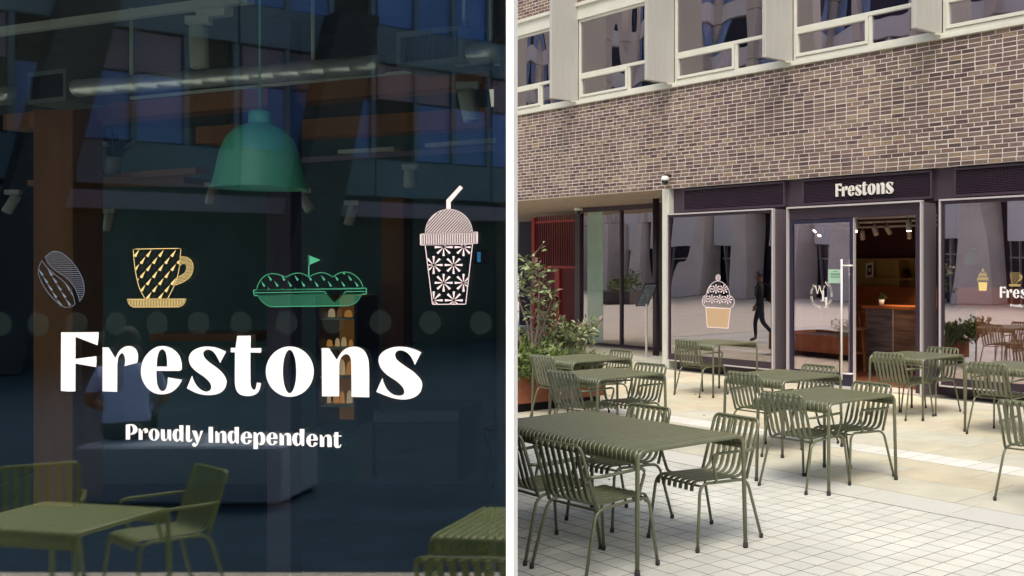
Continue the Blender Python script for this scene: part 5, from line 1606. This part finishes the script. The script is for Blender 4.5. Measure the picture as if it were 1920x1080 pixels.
while w < wB - 3:
    # raked pier, wide at the foot, narrower aloft, with an open joint between the lifts
    lean_ = .55 if k % 2 else -.1
    pb.hexa([G(w - .15, -.9, 0), G(w + 1.75, -.9, 0), G(w + 1.75, .9, 0), G(w - .15, .9, 0), G(w + .1 + lean_, -.2, 5.16), G(w + 1.35 + lean_, -.2, 5.16), G(w + 1.35 + lean_, 1.19, 5.16), G(w + .1 + lean_, 1.19, 5.16)])
    for f_ in range(5):
        z = 5.2 + f_ * 3.1
        gbox(pb, w + .3, w + 1.4, -.15, 1.19, z, z + 3.05)
    gbox(wb, w + 2.0, w + 4.1, .7, 1.18, 3.15, 5.2)
    for q in range(3): gbox(mb_, w + 2.0 + q * .72, w + 2.06 + q * .72, 1.0, 1.19, 0, 3.14)
    gbox(mb_, w + 1.9, w + 4.1, 1.02, 1.18, 2.3, 2.38)
    for f_ in range(5):
        z = 5.2 + f_ * 3.1
        gbox(wb, w + 1.42, w + 4.48, .6, 1.18, z, z + 1.1)
        gbox(bb, w + 1.5, w + 2.6, .8, 1.17, z + 1.12, z + 3.0)
        gbox(db, w + 2.7, w + 3.5, .8, 1.17, z + 1.12, z + 3.0)
        gbox(bb if (k + f_) % 3 else wb, w + 3.6, w + 4.4, .8, 1.17, z + 1.12, z + 3.0)
    w += 4.2; k += 1
local(db, office).build('dark_windows', M['dark_glass'], office); local(mb_, office).build('mullions', M['fin'], office)
local(pb, office).build('piers', M['concrete'], office); local(wb, office).build('spandrels', M['white_panel'], office); local(bb, office).build('windows', M['sky_glass'], office)
# darker block facing the near window
dark = empty('dark_block', G(0, 0, 0), 'dark blue office block with raked columns behind the viewer, mirrored in the near window', 'building')
M['slate'] = mat('slate_cladding', (0.14, 0.25, 0.33), .6, var=.3, scale=.35); M['slate_dark'] = mat('slate_dark', (0.02, 0.024, 0.034), .6)
M['sky_pane'] = mat('sky_painted_pane', (0.13, 0.32, 0.78), .3, var=.25, scale=.5); M['mauve_panel'] = mat('mauve_panel', (0.30, 0.27, 0.36), .6, var=.15, scale=.6)  # sky reflection put into the flat blue of the window panes
b = MB(); gbox(b, -13.4, 34, .6, 12, 0, 13); local(b, dark).build('wall', M['slate_dark'], dark)
parts = {'slate': MB(), 'sky_pane': MB(), 'mauve_panel': MB()}
w = -13.2; k = 0
while w < 33:
    for f_ in range(3):
        z = 3.5 + f_ * 3.15
        gbox(parts['slate'], w + .02, w + 2.98, .40, .599, z, z + .85)
        for q_ in range(3):
            a_ = w + .1 + q_ * .97
            if (k * 3 + q_ + f_) % 4 != 1: gbox(parts['sky_pane'], a_, a_ + .86, .52, .599, z + .9, z + 2.25)
            gbox(parts['slate'], a_ + .865, a_ + .965, .42, .599, z + .855, z + 3.14)
        gbox(parts['mauve_panel'], w + .1, w + 1.9, .50, .599, z + 2.3, z + 3.1)
    w += 3.0; k += 1
for k, pbk in parts.items(): local(pbk, dark).build({'slate': 'cladding', 'sky_pane': 'windows', 'mauve_panel': 'panels'}[k], M[k], dark)
for w in (-10, -5.6, -1.2, 3.2, 7.6, 12, 17):
    b = MB(); b.hexa([G(w - .3, -1.6, 0), G(w + .6, -1.6, 0), G(w + .6, -.8, 0), G(w - .3, -.8, 0), G(w + 1.6, -.5, 7.5), G(w + 2.5, -.5, 7.5), G(w + 2.5, .44, 7.5), G(w + 1.6, .44, 7.5)])
    local(b, dark).build('raked_column', M['slate_dark'], dark)
b = MB(); gbox(b, -13.4, 34, .2, .59, 3.0, 3.35); local(b, dark).build('canopy', M['mauve_panel'], dark)

# ------------------------------------------------------------------ red gate, shrubs, planter and small things at the left of the court
VG = 3.1
g0, g1 = U(1001, VG), U(1073, VG)
gate = empty('red_gate', F(g0, VG, 0), 'dark red steel gate with square mesh left of the recessed glazing', 'gate')
b = MB()
fbox(b, g0 - .03, g0 + .10, VG - .05, VG + .05, 0, 3.14); fbox(b, g0 + .101, g1 + .2, VG - .03, VG + .03, 2.98, 3.04); fbox(b, g0 + .101, g1 + .2, VG - .03, VG + .03, 1.80, 1.87); fbox(b, g0 + .101, g1 + .2, VG - .03, VG + .03, .08, .16)
gp = U(1048, VG); fbox(b, gp - .10, gp + .10, VG - .06, VG + .031, .161, 1.799)
local(b, gate).build('frame', M['red'], gate)
n = 17
for i in range(n):
    u = g0 + .16 + (g1 - g0) * i / n; b = MB(); fbox(b, u - .014, u + .014, VG - .01, VG + .02, 1.871, 3.16 if i % 1 == 0 else 3.0)
    local(b, gate).build('upright_bar', M['redmesh'], gate)
b = MB(); u = g0 + .14
while u < g1 + .2:
    fbox(b, u, u + .022, VG - .004, VG + .004, .17, 1.79); fbox(b, u, u + .022, VG + .045, VG + .053, 1.9, 2.6); u += .062
z = .2
while z < 2.6:
    fbox(b, g0 + .105, g1 + .2, VG + .005, VG + .010, z, z + .02) if z < 1.78 else (fbox(b, g0 + .5, g1 + .2, VG + .054, VG + .059, z, z + .02) if z > 1.9 else None); z += .062
local(b, gate).build('mesh_infill', M['redmesh'], gate)
b = MB(); fbox(b, gp - .03, gp + .03, VG - .10, VG - .061, .95, 1.12); local(b, gate).build('lock', M['black'], gate)
b = MB(); fbox(b, g0, g1 + .2, VG + .5, VG + .52, 0, 3.0); o = b.build('timber_screen', mat('brown_screen', (.13, .05, .03), .8, var=.3, scale=4, stretch=(8, 8, .3)), None, label='brown boarded screen behind the red gate'); tag(o, None, 'screen')

# camera domes
def dome(loc, r, label):
    t = empty('security_camera', loc, label, 'camera')
    b = MB(); b.lathe([(r * .5, 0), (r * .8, -.02), (r * .85, -.07), (r * .8, -.08)], n=14); b.build('mount', M['w_white'], t)
    b = MB(); b.lathe([(r * .74, -.081), (r * .66, -.12), (r * .4, -.15), (r * .1, -.165)], n=14); b.build('dome', M['dark_glass'], t)
p = F(U(1247, -.14), -.14, Z(1247, 330, -.14)); dome(p, .085, 'small dome camera on the brickwork above the cream column')
b = MB(); fbox(b, U(1247, -.14) - .02, U(1247, -.14) + .02, -.139, .0, p[2] - .005, p[2] + .035); o = b.build('camera_arm', M['dark'], None, label='short dark arm carrying the dome camera on the brick wall'); tag(o, None, 'bracket')
p = F(U(1085, 2.35), 2.35, ZB - .005); dome(p, .12, 'white dome camera under the brick soffit above the recessed glazing')

# menu lectern
q = 1.55; p = at_v(1206, 668, q)
Yl = H * FPX / (668 - HZ); p = ((1212 - CX) / FPX * Yl, Yl, 0)
lec = empty('menu_stand', p, 'slim pale stand holding a tilted blue notice board beside the dark downpipe', 'stand')
b = MB(); fx = lambda x, y, z: (UX * x + VX * y, UY * x + VY * y, z)
b.box(-.17, .17, -.14, .14, 0, .012, fx); b.build('base_plate', M['steel'], lec)
b = MB(); b.box(-.022, .022, -.012, .012, .013, 1.08, fx); b.build('post', M['steel'], lec)
b = MB()
def tilt(x, y, z):
    a = radians(50); return (x * UX + VX * .0 + (-VX) * 0 + (z * cos(a) * .0), 0, 0)
ax = Vector((UX, UY, 0)); bx = (Vector((UX, UY, 0)) * .55 + Vector((0, 0, .83))).normalized(); cx_ = Vector((VX, VY, 0))
def tl(x, y, z):
    v_ = cx_ * x + bx * y + cx_.cross(bx) * z; return (v_.x, v_.y, v_.z + 1.27)
b.box(-.16, .16, -.28, .28, -.012, .012, tl); o = b.build('board', M['dark'], lec)
b = MB(); b.box(-.14, .14, -.26, .26, .0125, .015, tl); b.box(-.14, .14, -.26, .26, -.015, -.0125, tl); b.build('notice', mat('notice_blue', (.04, .08, .16), .5, rgb2=(.40, .46, .52), scale=16), o)

# bicycle inside the recessed glazing
def bicycle(x, y, ang, label):
    t = empty('bicycle', (x, y, .34), label, 'bicycle')
    c, s = cos(ang), sin(ang); Q = lambda a, z: (a * c, a * s, z)
    m = mat('bike_metal', (.20, .18, .20), .4)
    for q_ in (-.52, .52):
        b = MB(); b.tube([Q(q_ + .33 * cos(k * pi / 12), .33 * sin(k * pi / 12)) for k in range(24)], .018, 6, up=(-s, c, 0), closed=True); w_ = b.build('wheel', M['rubber'], t)
        b = MB()
        for k in range(8): b.bar(Q(q_, 0), Q(q_ + .32 * cos(k * pi / 4), .32 * sin(k * pi / 4)), .004, .004, (-s, c, 0))
        b.build('spokes', m, w_)
    b = MB()
    for a, d in (((-.52, 0), (-.12, -.05)), ((-.52, 0), (-.22, .42)), ((-.12, -.05), (-.24, .50)), ((-.12, -.05), (.36, .40)), ((-.22, .42), (.36, .44)), ((.34, .56), (.52, 0))): b.tube([Q(*a), Q(*d)], .016, 6)
    b.build('frame', m, t)
    b = MB(); b.tube(fillet([(.38 * c - s * .26, .38 * s + c * .26, .60), Q(.34, .62), (.38 * c + s * .26, .38 * s - c * .26, .60)], .08, 4), .013, 6); b.build('handlebar', m, t)
    b = MB(); b.sweep([Q(-.38, .53), Q(-.30, .535), Q(-.12, .52)], [(.06 * cos(k * pi / 4), .02 * sin(k * pi / 4)) for k in range(8)], True, (-s, c, 0), scales=[1, .9, .35]); b.build('saddle', M['rubber'], t)
p = at_v(1110, 630, VR + 1.0); bicycle(p[0], p[1], RZ + .1, 'bicycle standing behind the recessed glazing near the shrubs')

# planter with shrubs
pl = empty('planter', F(.68, -5.1, 0), 'long rusty steel planter full of shrubs left of the small tables', 'planter')
b = MB()
PU0, PU1, PV0, PV1, PH = -3.4, .62, -5.22, -3.82, .46
for (a, c, d, e_) in ((PU0, PU1, PV0, PV0 + .03), (PU0, PU1, PV1 - .03, PV1), (PU1 - .03, PU1, PV0 + .031, PV1 - .031), (PU0, PU0 + .03, PV0 + .031, PV1 - .031)): fbox(b, a, c, d, e_, .11, PH)
local(b, pl).build('steel_wall', M['corten'], pl)
b = MB(); fbox(b, PU0 + .05, PU1 - .05, PV0 + .06, PV1 - .06, 0, .109); local(b, pl).build('plinth', M['black'], pl)
b = MB(); fbox(b, PU0 + .031, PU1 - .031, PV0 + .032, PV1 - .032, .3, .40); local(b, pl).build('soil', M['soil'], pl)
R = random.Random(21)
M['leaf_mid'] = leafmat('mid_leaves', [(0.11, 0.17, 0.035), (0.08, 0.13, 0.03), (0.15, 0.20, 0.05), (0.20, 0.23, 0.07), (0.06, 0.09, 0.028)])
M['leaf_yel'] = leafmat('yellow_leaves', [(0.20, 0.20, 0.035), (0.26, 0.25, 0.06), (0.13, 0.15, 0.03), (0.17, 0.17, 0.03)])
M['leaf_tree'] = leafmat('tree_leaves', [(0.17, 0.24, 0.08), (0.11, 0.16, 0.05), (0.24, 0.29, 0.12), (0.08, 0.11, 0.04), (0.34, 0.37, 0.20), (0.26, 0.17, 0.13)])
M['grass'] = leafmat('grass_blades', [(0.06, 0.085, 0.03), (0.09, 0.12, 0.045), (0.12, 0.14, 0.06)])
def shrub(x, y, z, r, h, n, m, label, cat='shrub', L=.07, w=.032, clumps=9, name='shrub', stem=True):
    t = empty(name, (x, y, z), label, cat)
    b = MB(); st = MB()
    for k in range(clumps):
        a = R.uniform(0, 6.28); q_ = r * sqrt(R.random()) * .8; hh = h * R.uniform(.35, 1.0)
        c = Vector((cos(a) * q_, sin(a) * q_, hh * .82)); cr_ = r * R.uniform(.28, .5)
        if stem: st.tube([(0, 0, 0), (c.x * .4, c.y * .4, c.z * .5), tuple(c)], .009, 5, scales=[1.2, .9, .4])
        for i in range(n // clumps):
            d = Vector((R.gauss(0, 1), R.gauss(0, 1), R.gauss(0, .8))).normalized()
            p_ = c + d * cr_ * R.random() ** .5
            leaf_faces(b, p_, (d + Vector((R.uniform(-.6, .6), R.uniform(-.6, .6), R.uniform(0, .7)))), L * R.uniform(.6, 1.2), w * R.uniform(.7, 1.2))
    b.build('foliage', m, t)
    if stem: st.build('stems', M['bark'], t)
    return t
def grass_tuft(x, y, z, r, h, n, label):
    t = empty('grass_clump', (x, y, z), label, 'grass'); b = MB()
    for i in range(n):
        a = R.uniform(0, 6.28); q_ = r * .35 * sqrt(R.random()); o = Vector((cos(a) * q_, sin(a) * q_, 0)); sp = R.uniform(.25, 1.0) * r; hh = h * R.uniform(.6, 1.05); ww = .006
        d = Vector((cos(a), sin(a), 0)); s_ = Vector((-sin(a), cos(a), 0))
        pts = [o, o + d * sp * .35 + Vector((0, 0, hh * .65)), o + d * sp + Vector((0, 0, hh))]
        b.add([pts[0] - s_ * ww, pts[0] + s_ * ww, pts[1] + s_ * ww * .8, pts[1] - s_ * ww * .8, pts[2]], [(0, 1, 2, 3), (3, 2, 4)], True)
    b.build('blades', M['grass'], t)
def gp_(px, py_base, z=.40):
    Y = (H - z) * FPX / (py_base - HZ); return ((px - CX) / FPX * Y, Y, z)
def gv(px, v_): 
    q_ = F(U(px, v_), v_, .40); return q_
# small tree in the planter
def small_tree(loc, label):
    t = empty('small_tree', loc, label, 'tree'); st = MB(); b = MB()
    for (dx, dy, hh) in ((.0, .0, 1.62), (-.38, .3, 1.35), (.22, .15, 1.05), (.10, -.1, 1.35), (-.6, .1, 1.2)):
        tip = Vector((dx, dy, hh))
        mid = Vector((dx * .35 + R.uniform(-.05, .05), dy * .35, hh * .5))
        st.tube([(0, 0, -.02), tuple(mid * .5 + Vector((R.uniform(-.03, .03), 0, 0))), tuple(mid), tuple(mid * .4 + tip * .6), tuple(tip)], .022, 6, scales=[1.3, 1.0, .75, .5, .2])
        for k in range(10):
            f_ = R.uniform(.34, 1.0); p_ = mid * (1 - f_) + tip * f_
            a = R.uniform(0, 6.28); ln = R.uniform(.12, .38) * (1.15 - .5 * f_)
            e_ = p_ + Vector((cos(a) * ln, sin(a) * ln, R.uniform(-.02, .2)))
            st.tube([tuple(p_), tuple((p_ + e_) / 2 + Vector((0, 0, .02))), tuple(e_)], .006, 4, scales=[1, .7, .4])
            for i in range(8):
                d = Vector((R.gauss(0, 1), R.gauss(0, 1), R.gauss(0, .6))).normalized()
                q_ = p_ + (e_ - p_) * R.uniform(.25, 1.05) + d * R.uniform(0, .07)
                leaf_faces(b, q_, d + Vector((0, 0, .3)), R.uniform(.07, .12), R.uniform(.035, .05))
    st.build('trunk', M['bark'], t); b.build('crown', M['leaf_tree'], t)
small_tree(gv(1000, -4.75), 'small thin tree with pale green leaves in front of the red gate')
shrub(*gv(985, -4.95), .42, .42, 900, M['leaf_mid'], 'low leafy green shrub at the near end of the rusty planter', L=.09, w=.05)
shrub(*gv(965, -4.5), .45, .5, 900, M['leaf_mid'], 'leafy green shrub spilling over the rusty planter behind the white post', L=.09, w=.05)
shrub(*gv(1010, -4.2), .5, .33, 1100, M['leaf_yel'], 'yellow green low shrub along the planter in front of the red gate', L=.055, w=.02)
shrub(*gv(972, -4.0), .5, .38, 900, M['leaf_yel'], 'yellow green low shrub at the left edge of the courtyard', L=.055, w=.02)
shrub(*gv(1052, -4.05), .32, .75, 750, M['leaf_tree'], 'bushy green shrub rising right of the small tree', L=.075, w=.03)
shrub(*gv(1032, -4.3), .25, .95, 380, M['leaf_tree'], 'loose tall shrub with red tinged leaves before the red gate', L=.075, w=.03)
shrub(*gv(1090, -3.95), .34, .80, 420, M['leaf_tree'], 'loose leafy shrub in front of the recessed glazing at the far end of the planter', L=.085, w=.04)
shrub(*gv(1045, -3.9), .42, .55, 900, M['leaf_mid'], 'bright green bushy shrub between the small tree and the recessed glazing', L=.07, w=.035)
shrub(*gv(1018, -5.0), .30, .55, 420, M['leaf_mid'], 'leafy green shrub beside the first planter chair', L=.085, w=.045)
for (px, v_, h_, lab) in ((1062, -4.5, .42, 'arching green grass clump beside the farther planter table'), (1085, -4.35, .40, 'arching green grass clump behind the farther planter table'), (1040, -4.6, .38, 'arching green grass clump behind the first planter chair'), (1105, -4.2, .36, 'arching green grass clump at the far end of the planter')):
    x, y, z = gv(px, v_); grass_tuft(x, y, z, .42, h_, 260, lab)
# leaf scraps and crumbs blown over the paving
b = MB()
for i in range(70):
    u_, v_ = R.uniform(-3, 6), R.uniform(-12, -.5)
    r_ = R.uniform(.004, .016); a_ = R.uniform(0, 6.28); c_ = F(u_, v_, .0045)
    pts = [(c_[0] + r_ * q_ * cos(a_ + k_), c_[1] + r_ * q_ * sin(a_ + k_)) for k_, q_ in ((0, 1.6), (1.4, .7), (3.1, 1.3), (4.7, .6))]
    b.add([(x_, y_, .0028) for x_, y_ in pts] + [(c_[0], c_[1], .0028 + r_ * .5)], [(0, 1, 4), (1, 2, 4), (2, 3, 4), (3, 0, 4)])
b.build('leaf_litter', mat('leaf_scraps', (.10, .075, .05), .9, var=.4, scale=3), None, kind='stuff')
# planters out on the plaza that the glass mirrors
for k, (w_, d_, lab) in enumerate(((-30, -15, 'planter of low shrubs out on the plaza, mirrored in the recessed glazing'), (-23, -13.5, 'planter of low shrubs out on the plaza, mirrored in the cupcake window'), (-37, -11, 'farthest planter of low shrubs on the plaza'))):
    t = empty('planter', F(w_, d_, 0), lab, 'planter')
    b = MB(); fbox(b, w_ - 1.3, w_ + 1.3, d_ - .5, d_ + .5, 0, .6); local(b, t).build('box', mat('grey_planter', (.10, .085, .08), .8), t)
    x, y, z = F(w_, d_, .6)
    shrub(x, y, z, 1.0, .8, 700, M['leaf_mid'], 'low bushy shrub growing in ' + lab.replace('planter of low shrubs', 'the planter').replace('farthest planter of low shrubs', 'the farthest planter'), L=.16, w=.08, stem=False)
for o in list(bpy.data.objects):
    if o.type == 'EMPTY' and o.name.startswith('cafe_') and o.get('label') == 'x': bpy.data.objects.remove(o)
